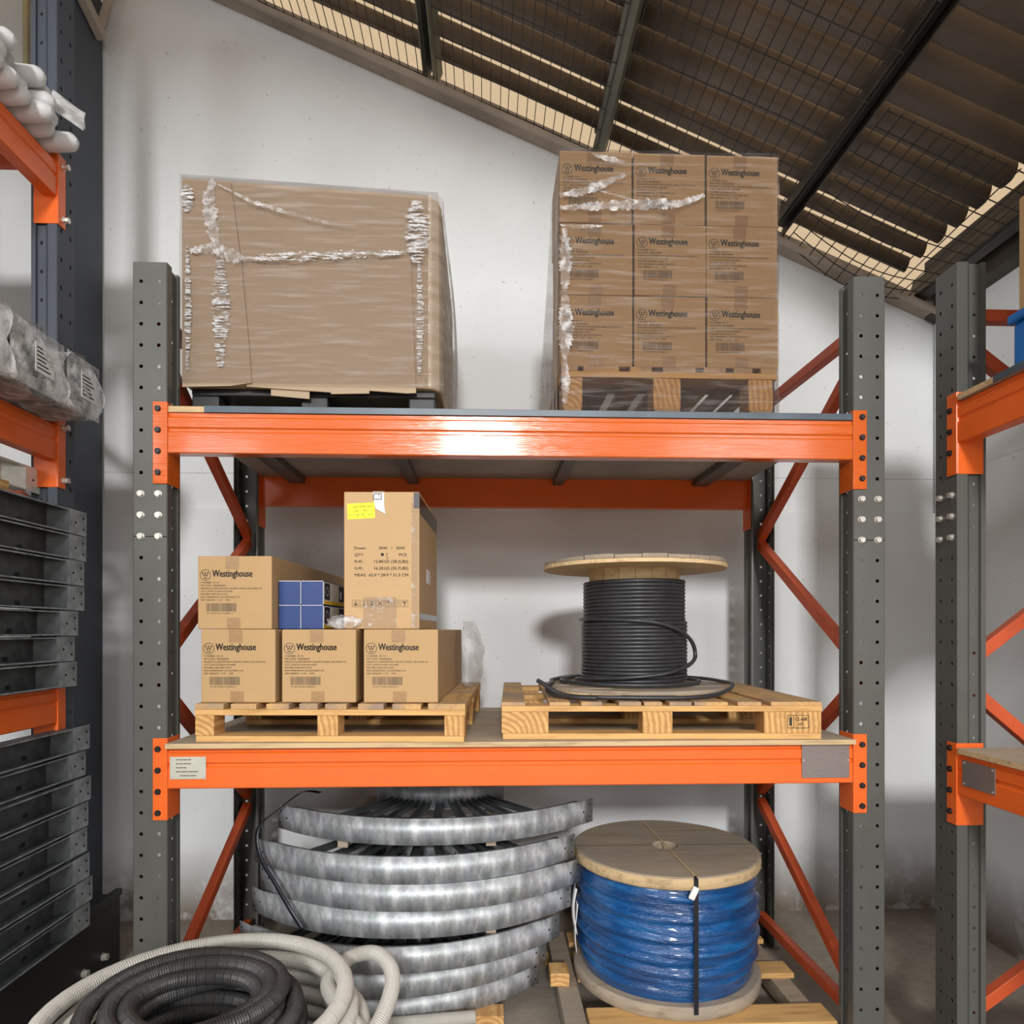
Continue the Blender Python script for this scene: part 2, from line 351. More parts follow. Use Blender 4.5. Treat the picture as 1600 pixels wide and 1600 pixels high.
nt.links.new(mix(nt, 0.25, ramp(nt, n1, [(0.3, (0.20, 0.165, 0.13)), (0.7, (0.40, 0.35, 0.29))]), ramp(nt, n2, [(0.3, 0.1), (0.7, 0.6)]), 'OVERLAY'), p.inputs['Base Color'])
p.inputs['Roughness'].default_value = 0.9; nt.links.new(bump(nt, n2, 0.3, 0.005), p.inputs['Normal'])
M['roof'] = simple('brown_roof_sheet', (0.14, 0.104, 0.078), 0.55, 0.0, 0.3, 3, 0.05, 20)
M['purlin'] = simple('dark_purlin_paint', (0.05, 0.04, 0.032), 0.6, 0, 0.4, 4)
M['purlin_green'] = simple('grey_green_purlin_paint', (0.14, 0.14, 0.105), 0.6, 0, 0.3, 4)
M['trim'] = simple('dusty_eave_trim', (0.36, 0.30, 0.25), 0.75, 0, 0.25, 3)
M['mesh'] = simple('dark_mesh_wire', (0.025, 0.02, 0.017), 0.6)
m = bpy.data.materials.new('translucent_roof_sheet'); m.use_nodes = True; nt = m.node_tree; nt.nodes.clear(); M['sheet'] = m
out = N(nt, 'ShaderNodeOutputMaterial'); tr = N(nt, 'ShaderNodeBsdfTranslucent'); tr.inputs[0].default_value = (0.66, 0.575, 0.465, 1)
tp = N(nt, 'ShaderNodeBsdfTransparent'); tp.inputs[0].default_value = (0.62, 0.55, 0.45, 1); ms = N(nt, 'ShaderNodeMixShader'); ms.inputs[0].default_value = 0.25
nt.links.new(tr.outputs[0], ms.inputs[1]); nt.links.new(tp.outputs[0], ms.inputs[2]); nt.links.new(ms.outputs[0], out.inputs[0])

# ------------------------------------------------------------------ the setting
XL, XR, YB = -2.8, 2.56, 3.78
def Zr(x): return 4.43-0.42*x
b = MB()
T = Matrix.Identity(4)
b.prism([(XL-0.2, 0), (XR+0.2, 0), (XR+0.2, Zr(XR+0.2)), (XL-0.2, Zr(XL-0.2))], YB+0.02, YB+0.22)
b.box(XL-0.2, XR+0.2, YB, YB+0.02, -0.05, 2.255)
struct(b.build('wall_back', M['wall'], bevel=0.004))
struct(MB().box(XR, XR+0.2, -0.5, YB, 0, Zr(XR)).build('wall_right', M['wall']))
struct(MB().box(XL-0.2, XL, 0.9, YB, 0, Zr(XL)).build('wall_left', M['wall']))
struct(MB().box(-9, 6, -12, YB, -0.1, 0).build('floor', M['floor']))
# roof: long slats with upturned rims running down the slope, gaps between them, a translucent sheet above
b = MB(); y = 0.4; pitch = 0.155; xa, xb_ = XL-0.2, 2.36
while y < 3.72:
    k = max(0, min(1, (y-2.3)/1.35)); gap = 0.024+0.042*k+0.055*max(0, (y-3.25)/0.5)
    wd = pitch-gap; sec = []
    cw_ = 0.04+0.015*k                                   # rolled rim on the side towards the room
    for i in range(9): a = (1-i/8)*PI/2; sec.append((y+cw_*(1-math.sin(a)), 0.165+0.055*(1-math.cos(a))))
    sec += [(y+wd*0.8, 0.165), (y+wd*0.92, 0.170), (y+wd, 0.182)]
    ns = len(sec); jit = random.uniform(-0.004, 0.004)
    for xs, xe in ((xa, 0.64), (0.60, xb_)):
        off = 0 if xs < 0 else 0.042
        vs = [(x, yy+jit+off, Zr(x)+n+(0.004 if xs > 0 else 0)) for x in (xs, xe) for yy, n in sec]
        b.add(vs, [(i, i+1, ns+i+1, ns+i) for i in range(ns-1)], 0, True)
    y += pitch
ceil = struct(b.build('ceiling', M['roof'], solid=0.003))
b = MB(); b.add([(xa, 0.3, Zr(xa)+0.31), (2.9, 0.3, Zr(2.9)+0.31), (2.9, 4.3, Zr(2.9)+0.31), (xa, 4.3, Zr(xa)+0.31)], [(0, 1, 2, 3)])
struct(b.build('roof_sheet', M['sheet'], ceil, solid=0.002))
for i, (x, mt, wd) in enumerate(((-1.25, 'purlin', 0.06), (-0.29, 'purlin_green', 0.065), (0.63, 'purlin_green', 0.06), (1.63, 'purlin', 0.075), (2.44, 'purlin', 0.07))):
    b = MB(); b.channel((x, 0.4, Zr(x)+0.085), (x, YB, Zr(x)+0.085), wd, 0.11, 0.006, up=(-0.387, 0, -0.922) if i % 2 else (0.387, 0, 0.922))
    b.bar((x, 0.4, Zr(x)+0.15), (x, YB, Zr(x)+0.15), 0.025, 0.02)
    struct(b.build('trim_%d' % (i+1), M[mt]))
# eave trim that follows the top of the back wall
b = MB(); b.bar((XL, YB-0.03, Zr(XL)+0.02), (2.7, YB-0.03, Zr(2.7)+0.02), 0.10, 0.055, up=(0.387, 0, 0.922))
b.tube([(XL, YB-0.085, Zr(XL)-0.005), (2.7, YB-0.085, Zr(2.7)-0.005)], 0.02, 8)
struct(b.build('trim_6', M['trim'], bevel=0.006))
# dark steel building column in the left corner, with base plates
b = MB(); b.box(-2.105, -2.085, 3.42, YB, 0, 5.0); b.box(-2.225, -2.205, 3.42, YB, 0, 5.0); b.box(-2.205, -2.105, 3.425, 3.44, 0, 5.0)
b.box(-2.32, -2.0, 3.38, YB, 0.0, 0.02)
struct(b.build('trim_7', M['column'], bevel=0.003))
b = MB(); b.bar((-2.055, 3.40, 4.86), (-2.055, 3.72, 4.76), 0.05, 0.05); b.bar((-2.055, 3.70, 4.80), (-1.98, 3.76, 5.2), 0.05, 0.04); struct(b.build('trim_8', M['trim'], bevel=0.006))
struct(MB().box(-2.492, -2.466, YB-0.03, YB, 4.2, 5.3).build('trim_9', simple('cream_trim', (0.6, 0.52, 0.32), 0.6), bevel=0.004))
b = MB(); b.prism([(2.50, Zr(2.5)-0.02), (2.57, Zr(2.57)-0.02), (2.57, Zr(2.57)+0.30), (2.50, Zr(2.5)+0.30)], 0.4, YB); struct(b.build('trim_10', M['purlin']))
# far side of the hall behind the viewer: a header over the wide opening the daylight comes through
b = MB(); b.box(-9, 6, -4.15, -4.0, 5.04, 6.6); b.box(-9, -8.4, -4.15, -4.0, 0, 5.04); b.box(5.4, 6, -4.15, -4.0, 0, 5.04)
struct(b.build('wall_front', M['wall']))

# wire mesh panels hung below the purlins
def mesh_panel(x0, x1, y0, y1, dx, dy, sag, label, jag=0.0):
    b = MB(); n = int((x1-x0)/dx)
    def pz(x, y):
        u = (x-x0)/(x1-x0); vv = (y-y0)/(y1-y0)
        return Zr(x)+0.02-sag*math.sin(PI*u)*max(0.0, vv)**1.5
    for i in range(n+1):
        x = x0+(x1-x0)*i/n; j = random.uniform(-0.004, 0.004); e = random.uniform(-jag, jag)
        ys = [y0+(y1-y0+e)*k/8 for k in range(9)]
        b.tube([(x+j*math.sin(k), yy, pz(x, yy)) for k, yy in enumerate(ys)], 0.0028, 4)
    yy = y1-0.01
    while yy > y0:
        xs = [x0+(x1-x0)*k/10 for k in range(11)]; w_ = random.uniform(-0.008, 0.008)
        b.tube([(x, yy+w_*math.sin(x*6), pz(x, yy)-0.003) for x in xs], 0.0027, 4); yy -= dy*random.uniform(0.85, 1.15)
    tag(b.build('wire_mesh_panel', M['mesh']), label, 'wire mesh', 'wire mesh panels under the roof')
mesh_panel(-1.22, -0.32, 0.5, 3.70, 0.047, 0.30, 0.0, 'dark wire mesh panel under the roof, farthest up the slope')
mesh_panel(-0.26, 0.60, 0.5, 3.70, 0.047, 0.16, 0.0, 'dark wire mesh panel under the roof above the big wrapped carton')
mesh_panel(0.66, 1.59, 0.5, 3.70, 0.052, 0.22, 0.0, 'dark wire mesh panel under the roof above the wrapped stack of cartons')
mesh_panel(1.67, 2.40, 2.75, 3.72, 0.055, 0.085, 0.10, 'sagging torn wire mesh beside the low eave, right of the carton stack', 0.06)

# ------------------------------------------------------------------ pallet racks
PT = 0.0738; HT = 2.798; POSTH = 2.865
def post_mb(H=POSTH):
    """omega upright: origin at the middle of its face, face towards -y, body towards +y"""
    b = MB(); rows = int((HT-0.1)/PT)
    b.holes((-0.0555, 0, 0), (1, 0, 0), 0.111, [0.0255, 0.0855], rows, PT, HT, H)
    for s in (1, -1):
        def strip(p, q):
            b.add([(s*p[0], p[1], 0), (s*q[0], q[1], 0), (s*q[0], q[1], H), (s*p[0], p[1], H)], [(0, 1, 2, 3) if s > 0 else (3, 2, 1, 0)])
        pr = [(0.0555, 0), (0.0575, 0.002), (0.0575, 0.034), (0.045, 0.050)]
        for p, q in zip(pr, pr[1:]): strip(p, q)
        b.holes((s*0.045, 0.050, 0), (0, 1, 0), 0.034, [0.017], rows, PT, HT-PT/2, H, 0.0055)
        pr = [(0.045, 0.084), (0.057, 0.084), (0.057, 0.100), (0.050, 0.102)]
        for p, q in zip(pr, pr[1:]): strip(p, q)
    return b
def bolts(parent, name, mat, pts, r, hgt, nsides=6):
    for p in pts:
        b = MB(); b.cyl((0, 0, 0), (0, -0.002, 0), r*1.2, 14); b.cyl((0, -0.002, 0), (0, -hgt, 0), r, nsides, smooth=False)
        b.build(name, mat, parent, loc=p, bevel=0.001)
bolt_cache = {}
def bolt(parent, name, mat, loc, r=0.0095, hgt=0.008, rz=0):
    k = (name, r)
    if k not in bolt_cache:
        b = MB(); b.cyl((0, 0, 0), (0, -0.002, 0), r*1.15, 14); b.cyl((0, -0.002, 0), (0, -hgt, 0), r, 6, smooth=False)
        bolt_cache[k] = b.build(name, mat, parent, bevel=0.0012)
        o = bolt_cache[k]
    else:
        o = bolt_cache[k].copy(); COL.objects.link(o); o.parent = parent
    o.location = loc; o.rotation_euler.z = rz
    return o
def beam_prof(h, d):    # (y, z) profile of a boxed beam, grooved on its face (y = 0)
    return [(0.003, 0), (0, 0.003), (0, h*0.50), (0.005, h*0.535), (0.005, h*0.60), (0, h*0.64), (0, h*0.86), (0.006, h*0.90), (0.006, h*0.985), (0.009, h), (d, h), (d, 0)]
def make_beam(parent, length, z, side_conn, mat, name='beam', h=0.142, conn=True, bolts_on=True):
    """local: beam along +x from x=0 (inner face of left post) to x=length; y=0 is the face; z bottom"""
    e = MB()
    pr = beam_prof(h, 0.05); n = len(pr)
    vs = [(0.004, y, zz) for y, zz in pr]+[(length-0.004, y, zz) for y, zz in pr]
    e.add(vs, [(i, n+i, n+(i+1) % n, (i+1) % n) for i in range(n)]+[tuple(range(n)), tuple(range(n, 2*n))[::-1]])
    bo = e.build(name, mat, parent); bo.location = (0, 0, z)
    for s, x in ((1, 0), (-1, length)):
        if not (side_conn & (1 if s > 0 else 2)): continue
        c = MB(); z0, z1 = -0.108, 0.177
        xs = sorted((x-s*0.046, x+s*0.004)); c.box(xs[0], xs[1], -0.005, 0.0, z0, z1)
        xs = sorted((x, x+s*0.004)); c.box(xs[0], xs[1], 0, 0.092, z0, z1)
        co = c.build('end_connector', mat, bo, bevel=0.002)
        if bolts_on:
            zz = [HT-PT*k for k in range(40)]
            zz = [q for q in zz if z+z0+0.02 < q < z+z1-0.012][:4]
            for q in zz: bolt(co, 'bolt', M['bolt_black'], (x-s*0.028, -0.005, q-z))
    return bo
def braces(parent, x, yf, yr, full=True, axis='y'):
    """zig-zag bracing of one end frame between front (yf) and rear (yr)"""
    segs = [((yf, 2.70), (yr, 2.70)), ((yf, 2.60), (yr, 2.05)), ((yr, 2.02), (yf, 1.47)), ((yf, 1.39), (yr, 0.78)), ((yr, 0.73), (yf, 0.22)), ((yf, 0.15), (yr, 0.15))]
    for (a, za), (c, zc) in segs:
        p, q = ((x, a, za), (x, c, zc)) if axis == 'y' else ((a, x, za), (c, x, zc))
        b = MB(); b.bar(p, q, 0.038, 0.044)
        b.build('brace', M['brace'], parent, bevel=0.003)

FY, RY = 2.405, 3.445
XPL, XPR = -1.1655, 1.385
rack = thing('pallet_rack', 'grey and orange pallet rack in the middle, against the white back wall', 'pallet rack', (0, 0, 0))
post_me = None
def add_post(parent, loc, rz, splice=True):
    global post_me
    if post_me is None:
        post_me = post_mb().build('upright', M['grey'], parent, solid=0.0022, weld=True); o = post_me
    else:
        o = post_me.copy(); COL.objects.link(o); o.parent = parent
    o.location = loc; o.rotation_euler.z = rz
    if splice:
        for k in (10, 11, 12):
            for x in (-0.030, 0.030): bolt(o, 'splice_bolt', M['zinc'], (x, -0.001, HT-PT*k), 0.0105, 0.013)
        s = MB(); s.box(-0.0575, 0.0575, -0.0022, -0.0012, HT-PT*12-0.0015, HT-PT*12+0.001); s.build('splice_joint', M['hole'], o)
    f = MB(); f.box(-0.075, 0.075, -0.03, 0.12, 0, 0.006); f.build('foot_plate', M['grey'], o, bevel=0.001)
    return o
add_post(rack, (XPL, FY, 0.0), 0); add_post(rack, (XPR, FY, 0.0), 0)
add_post(rack, (XPL, RY, 0.0), PI, False); add_post(rack, (XPR, RY, 0.0), PI, False)
bl = (XPR-0.0575)-(XPL+0.0575)
for z in (2.203, 1.035):
    hold = bpy.data.objects.new('front_beam', None)
    bo = make_beam(rack, bl, z, 3, M['orange_gloss'] if z > 2 else M['orange']); bo.location = (XPL+0.0575, FY-0.002, z)
    bpy.data.objects.remove(hold)
    if z < 2: front_mid = bo
    bo = make_beam(rack, bl, z, 3, M['orange'], bolts_on=False); bo.location = (XPR-0.0575, RY+0.002, z); bo.rotation_euler.z = PI
for x in (XPL, XPR): braces(rack, x, FY+0.07, RY-0.07)
for i, x in enumerate((-0.93, -0.36, 0.36, 1.08)):
    b = MB(); b.channel((x, FY+0.05, 2.328), (x, RY-0.05, 2.328), 0.075 if i in (0, 3) else 0.05, 0.03, 0.003); b.build('support_bar', M['grey'], rack, bevel=0.002)
# plates on the lower front beam
b = MB(); b.box(0.012, 0.135, -0.0035, -0.0005, 0.034, 0.112)
pl = b.build('rating_plate', M['plate_label'], front_mid, bevel=0.001); pl['label'] = 'small printed aluminium plate at the left end of the beam'
b = MB()
for k, (x0, wds) in enumerate(((0.033, (9, 14, 18, 12)), (0.033, (12, 9, 4, 16, 12)), (0.033, (12, 14, 11)), (0.033, (20, 22, 18, 16)), (0.047, (10, 14, 12, 20)))):
    x = x0
    for wd in wds: flat(b, x, x+wd*0.001-0.0015, 0.100-k*0.0138, 0.1035-k*0.0138, -0.0038); x += wd*0.001
b.build('plate_print', M['ink_faint'], pl)
b = MB()
for x in (0.021, 0.126):
    for z in (0.043, 0.104): b.cyl((x, -0.0035, z), (x, -0.0055, z), 0.003, 8)
b.build('rivets', M['zinc'], pl)
b = MB(); b.box(bl-0.192, bl-0.018, -0.0035, -0.0005, 0.020, 0.140)
pl = b.build('blank_plate', M['steel_plate'], front_mid, bevel=0.001); pl['label'] = 'larger blank dull metal plate at the right end of the beam'
b = MB()
for x in (bl-0.187, bl-0.023): b.cyl((x, -0.0035, 0.084), (x, -0.0055, 0.084), 0.003, 8)
b.build('rivets', M['zinc'], pl)
# shelf boards
def deck(x0, x1, y0, y1, z, t, label, mat, top, strip=None):
    d = thing('shelf_board', label, 'shelf board', ((x0+x1)/2, y0, z))
    b = MB(); hw = (x1-x0)/2; b.box(-hw, hw, 0.004, y1-y0, 0, t, 0); b.F, b.M = b.F, [1, 0, 2, 2, 2, 2]
    b.build('board', [top, mat, M['edge_wood']], d, bevel=0.0015)
    if strip: q = MB().box(-hw+strip, hw, -0.001, 0.004, -0.001, t+0.001); q.build('edge_strip', M['blue_edge'], d, bevel=0.001); q = MB().box(-hw, hw, 0.0041, 0.0045, 0, t); 
    return d
deck(-1.105, 1.322, 2.402, 3.437, 2.346, 0.021, 'long upper shelf board with slate blue front edge in the middle rack', M['chip_under'], M['chip'], 0.125)
deck(-1.103, 1.322, 2.372, 3.437, 1.178, 0.018, 'bare chipboard shelf under the two pallets in the middle rack', M['chip_under'], M['chip'])

# right rack: only its far end frame and the ends of its beams are in the picture
rr = thing('pallet_rack', 'grey and orange pallet rack along the right wall, cut off by the photo edge', 'pallet rack', (0, 0, 0))
RX = 1.635
add_post(rr, (RX, 2.352, 0), -PI/2); add_post(rr, (RX+0.87, 2.352, 0), PI/2, False)
for z in (2.236, 1.018):
    bo = make_beam(rr, 2.2, z, 1, M['orange']); bo.location = (RX-0.002, 2.352-0.0575, z); bo.rotation_euler.z = -PI/2
    if z < 2:
        b = MB(); b.box(0.03, 0.18, -0.0035, -0.0005, 0.038, 0.125); pl = b.build('rating_plate', M['steel_plate'], bo, bevel=0.001); pl['label'] = 'dull metal plate with four rivets near the beam end'
        b = MB()
        for x in (0.04, 0.17):
            for zz in (0.046, 0.117): b.cyl((x, -0.0035, zz), (x, -0.0055, zz), 0.0035, 8)
        b.build('rivets', M['zinc'], pl)
    bo = make_beam(rr, 2.2, z, 0, M['orange'], bolts_on=False); bo.location = (RX+0.872, 0.0945, z); bo.rotation_euler.z = PI/2
braces(rr, 2.352, RX+0.07, RX+0.80, axis='x')
def deck2(z, label, strip):
    d = thing('shelf_board', label, 'shelf board', (RX, 2.28, z)); b = MB(); b.box(-0.012, 0.868, -2.1, 0, 0, 0.02); b.M = [1, 0, 2, 2, 2, 2]
    b.build('board', [M['chip'], M['chip_under'], M['edge_wood']], d, bevel=0.0015)
    if strip: MB().box(-0.016, -0.012, -2.1, -0.17, -0.001, 0.021).build('edge_strip', M['blue_edge'], d, bevel=0.001)
deck2(2.379, 'upper shelf board of the right rack, under the blue crate', True); deck2(1.161, 'lower chipboard shelf of the right rack above the riveted plate', False)
# goods on it
cr = thing('storage_crate', 'blue plastic crate on the upper shelf of the right rack', 'crate', (1.66, 2.08, 2.40))
b = MB(); b.box(0, 0.55, -0.6, 0, 0, 0.15); b.build('crate_body', M['crate_blue'], cr, bevel=0.012); MB().box(-0.012, 0.562, -0.612, 0.012, 0.150, 0.180).build('lid', M['crate_blue'], cr, bevel=0.008)
bx = thing('carton', 'plain brown carton standing on the blue crate at the right edge', 'carton', (1.672, 2.07, 2.581))
MB().box(0, 0.5, -0.55, 0, 0, 0.36).build('carton_body', M['carton'], bx, bevel=0.004)
lb = MB().box(-0.0015, -0.0004, -0.30, -0.03, 0.10, 0.22).build('label_sheet', M['paper'], bx)
b = MB()
for k in range(6): b.box(-0.0022, -0.0016, -0.29+0.02*(k % 2), -0.05-0.02*(k % 3), 0.115+0.016*k, 0.122+0.016*k)
b.build('label_print', M['ink'], lb)

# left rack
lr = thing('pallet_rack', 'dark and orange pallet rack along the left side, cut off by the photo edge', 'pallet rack', (0, 0, 0))
LX = -1.72
def lpost(loc, rz, sc=1.68):
    o = post_me.copy(); COL.objects.link(o); o.parent = lr; o.location = loc; o.rotation_euler.z = rz; o.scale.z = sc
    o.data = o.data.copy(); o.data.materials.clear(); o.data.materials.append(M['column'])
lpost((LX, 2.85, 0.335), PI/2, 1.56); lpost((-2.62, 2.85, 0.335), -PI/2, 1.56); lpost((LX, 0.9, 0), PI/2)
for z in (3.325, 2.268, 1.214):
    bo = make_beam(lr, 1.835, z, 2, M['orange'], bolts_on=False); bo.location = (LX+0.002, 0.9575, z); bo.rotation_euler.z = PI/2
    co = bo.children[0]
    for q in (0.14, -0.075): 
        if z > 2 or q < 0: bolt(co, 'hex_bolt', M['zinc'], (1.835+0.032, -0.005, q), 0.012, 0.022)
for z0, z1 in ((3.50, 3.50), (2.05, 2.62), (2.62, 3.40)):
    b = MB(); b.bar((LX-0.07, 2.85, z0), (-2.55, 2.85, z1), 0.034, 0.046); b.build('brace', M['brace'], lr, bevel=0.002)
bo = make_beam(lr, 1.835, 3.325, 0, M['orange'], bolts_on=False); bo.location = (-2.62, 2.7925, 3.325); bo.rotation_euler.z = -PI/2
bo = make_beam(lr, 1.835, 2.268, 0, M['orange'], bolts_on=False); bo.location = (-2.62, 2.7925, 2.268); bo.rotation_euler.z = -PI/2
bo = make_beam(lr, 1.835, 1.214, 0, M['orange'], bolts_on=False); bo.location = (-2.62, 2.7925, 1.214); bo.rotation_euler.z = -PI/2

# ------------------------------------------------------------------ pallets
def pallet(label, loc, rz, w_, d_, boards, blocks, hb, hk, hs, hd, bottom='x', mats=None, seedv=1):
    rnd = random.Random(seedv); t = thing('wooden_pallet', label, 'pallet', loc, rz)
    z = hb
    ys = [(0, 0.10), (d_/2-0.06, d_/2+0.06), (d_-0.10, d_)]
    if bottom == 'x':
        for y0, y1 in ys:
            MB().box(0.004, w_-0.004, y0, y1, 0, hb).build('bottom_board', M['pine_x'], t, bevel=0.002)
    else:
        for x0, x1 in blocks: MB().box(x0+0.003, x1-0.003, 0.002, d_-0.002, 0, hb).build('bottom_board', M['pine_y'], t, bevel=0.002)
    for x0, x1 in blocks:
        for y0, y1 in ys:
            MB().box(x0, x1, y0+0.004, y1-0.004, hb, hb+hk).build('block', M['pine_b'], t, bevel=0.002)
    for y0, y1 in ys:
        MB().box(0, w_, y0, y1, hb+hk, hb+hk+hs).build('stringer_board', M['pine_x'], t, bevel=0.002)
    for x0, x1 in boards:
        j = rnd.uniform(-0.004, 0.004); b = MB(); b.box(x0, x1, 0.0+abs(j), d_+j, hb+hk+hs, hb+hk+hs+hd*rnd.uniform(0.93, 1.0)); b.build('deck_board', M['pine_y'], t, bevel=0.002)
    return t
# left pallet on the chipboard shelf
ROT = R(-2.6); PX, PY = -1.016, 2.41
def rp(x, y): # a point of the turned left pallet group
    c, s = math.cos(ROT), math.sin(ROT); dx, dy = x-PX, y-PY; return (PX+dx*c-dy*s, PY+dx*s+dy*c)
ZS = 1.1965
lp = pallet('wooden pallet under the three lower long cartons, left on the chipboard shelf', (PX, PY, ZS), ROT, 0.945, 1.0,
       [(0, 0.10), (0.125, 0.215), (0.25, 0.33), (0.365, 0.43), (0.455, 0.53), (0.57, 0.66), (0.69, 0.79), (0.815, 0.945)], [(0, 0.066), (0.428, 0.50), (0.872, 0.943)], 0.021, 0.072, 0.02, 0.021)
rpal = pallet('wooden pallet under the black cable reel, right on the chipboard shelf', (0.056, 2.425, ZS), R(-2.0), 1.148, 0.93,
       [(0, 0.085), (0.17, 0.245), (0.285, 0.36), (0.42, 0.50), (0.51, 0.575), (0.60, 0.68), (0.69, 0.81), (0.845, 0.93), (0.965, 1.148)], [(0, 0.168), (0.505, 0.612), (0.94, 1.146)], 0.021, 0.078, 0.02, 0.015, seedv=4)
b = MB(); x0, z0 = 1.025, 0.04
for q in ((x0, z0, x0+0.075, z0), (x0, z0+0.045, x0+0.075, z0+0.045), (x0, z0, x0, z0+0.045), (x0+0.075, z0, x0+0.075, z0+0.045), (x0+0.022, z0, x0+0.022, z0+0.045)):
    stroke(b, q[:2], q[2:], 0.002, 0.0032)
flat(b, x0+0.006, x0+0.015, z0+0.008, z0+0.038, 0.0032); put_text(b, 'CL-608', x0+0.027, z0+0.026, 0.017, 0.9, 0.0006, 0.042, 0.0032); put_text(b, 'HT', x0+0.038, z0+0.008, 0.016, 1, 0.0006, 0.018, 0.0032)
b.build('heat_treatment_stamp', M['ink'], rpal)
upal = pallet('wooden pallet under the wrapped stack of nine cartons on the upper shelf', (0.272, 2.437, 2.3675), 0, 0.79, 1.15,
       [(0, 0.06), (0.08, 0.21), (0.25, 0.33), (0.37, 0.49), (0.52, 0.60), (0.63, 0.70), (0.73, 0.79)], [(0.006, 0.076), (0.335, 0.435), (0.685, 0.775)], 0.022, 0.111, 0.022, 0.02, 'y', seedv=9)

# ------------------------------------------------------------------ printed long cartons
CW, CH = 0.263, 0.2585
INFO = [('IT NUMBER:  20 / 10', 0.066), ('MP CODE:  4050040050', 0.088), ('PRODUCTS DESCRIPTION: EQUIPO LINEAL LED NORO 54', 0.217), ('CCT: SWITCH 45W 5W-6500', 0.112),
        ('PCS PER CARTON: 6 PCS', 0.096), ('BOX DIMENSION: 122.3X27X28.5 CM', 0.138), ('NET WEIGHT:  11.37     KGS', 0.104)]
def make_carton(label, loc, rz, depth, group):
    t = thing('carton', label, 'carton', loc, rz, group); rnd = random.Random(3)
    b = MB(); b.box(0, CW, 0, depth, 0, CH); b.build('carton_body', M['carton'], t, bevel=0.004)
    b = MB(); b.box(0.099, 0.147, -0.0007, 0.0, CH-0.046, CH-0.003); b.box(0.099, 0.147, 0.003, depth-0.003, CH, CH+0.0006)
    b.box(0.104, 0.152, -0.0007, 0.0, 0.003, 0.040)
    b.build('packing_tape', M['tape'], t)
    b = MB(); cx, cz = 0.0275, CH-0.067; ring(b, cx, cz, 0.0178, 0.0196)
    for k in (-1, 0, 1): disc(b, cx+k*0.0095, cz+0.0075, 0.0026)
    q = [(cx-0.0095, cz+0.005), (cx-0.0048, cz-0.0055), (cx, cz+0.004), (cx+0.0048, cz-0.0055), (cx+0.0095, cz+0.005)]
    for u, v in zip(q, q[1:]): stroke(b, u, v, 0.0022)
    flat(b, cx-0.0065, cx+0.0065, cz-0.0125, cz-0.0098)
    put_text(b, 'Westinghouse', 0.052, CH-0.0735, 0.034, 1, 0.0016, 0.143)
    b.build('brand_print', M['ink'], t)
    b = MB()
    for k, (s, wd) in enumerate(INFO): put_text(b, s, 0.011, CH-0.0965-0.0103*k, 0.0078, 1, 0.00022, wd)
    b.build('small_print', M['ink_faint'], t)
    b = MB(); x = 0.031
    while x < 0.134:
        wd = rnd.choice((0.0011, 0.0016, 0.0024, 0.0032)); flat(b, x, x+wd, CH-0.196, CH-0.167); x += wd+rnd.choice((0.0011, 0.0016, 0.0022))
    put_text(b, '8 78 07004 00082 1', 0.034, CH-0.2045, 0.0062, 1, 0.0001, 0.09)
    b.build('barcode', M['ink_faint'], t)
    return t
ZP = ZS+0.1345
DL = 1.03
c0 = make_carton('printed brown carton at bottom left of the left pallet, directly under another', (*rp(-1.006, 2.437), ZP), ROT, DL, 'long printed cartons on the left pallet')
dup(c0, (*rp(-0.722, 2.442), ZP), ROT, 'printed brown carton in the middle of the bottom row on the left pallet')
dup(c0, (*rp(-0.432, 2.440), ZP), ROT, 'printed brown carton at the right end of the bottom row, under the tall carton')
dup(c0, (*rp(-1.020, 2.442), ZP+CH+0.001), ROT-R(0.3), 'printed brown carton on top of another, left of the four blue boxes')
u0 = None; ZU = 2.3675+0.1755
cols = [('left', 0.270), ('middle', 0.5375), ('right', 0.8045)]
for r, rn in enumerate(('bottom', 'middle', 'top')):
    for k, (cn, x) in enumerate(cols):
        lab = 'printed brown carton in the %s row, %s column of the wrapped stack of nine' % (rn, cn)
        loc = (x+random.uniform(-0.002, 0.002)-(0.002 if r == 2 and k == 0 else 0), 2.444+random.uniform(0, 0.005), ZU+r*(CH+0.0012))
        if u0 is None: u0 = make_carton(lab, loc, 0, 0.285, 'printed cartons in the wrapped stack')
        else: dup(u0, loc, 0, lab)

# stretch film around the stack of nine
fw = thing('stretch_wrap', 'clear stretch film around the stack of nine cartons and its pallet', 'plastic wrap', (0.66, 2.434, 2.37))
def W(f): return lambda u, v: tuple(Vector(f(u, v))-Vector((0.66, 2.434, 2.37)))
rs = random.Random(5); ph = [rs.uniform(0, 6.28) for _ in range(12)]
def wr(a, b_): return math.sin(a*31+ph[0])*math.sin(b_*23+ph[1])+0.6*math.sin(a*57+b_*41+ph[2])
b = MB(); b.grid(W(lambda u, v: (0.262+0.802*u, 2.4310-0.0028*wr(u*0.3, v*2), 2.372+0.946*v+0.0)), 40, 60); b.build('front_film', M['film_shaded'], fw)
b = MB(); b.grid(W(lambda u, v: (0.262-0.012*abs(math.sin(u*26+ph[3]))*(1-v)-0.006*(1-v)+0.003, 2.436+u*(0.30+0.85*(1-v)**1.15), 2.372+0.946*v)), 60, 24); b.build('side_film', M['film_side'], fw)
b = MB(); b.grid(W(lambda u, v: (1.068+0.004*wr(u, v), 2.436+u*(0.30+0.85*(1-v)**1.15), 2.372+0.946*v)), 30, 16); b.build('side_film', M['film_side'], fw)
b = MB(); b.grid(W(lambda u, v: (0.264+0.80*u, 2.745+0.84*(1-v)**1.15+0.006*wr(u, v), 2.374+0.95*v)), 30, 16); b.build('rear_film', M['film_side'], fw)
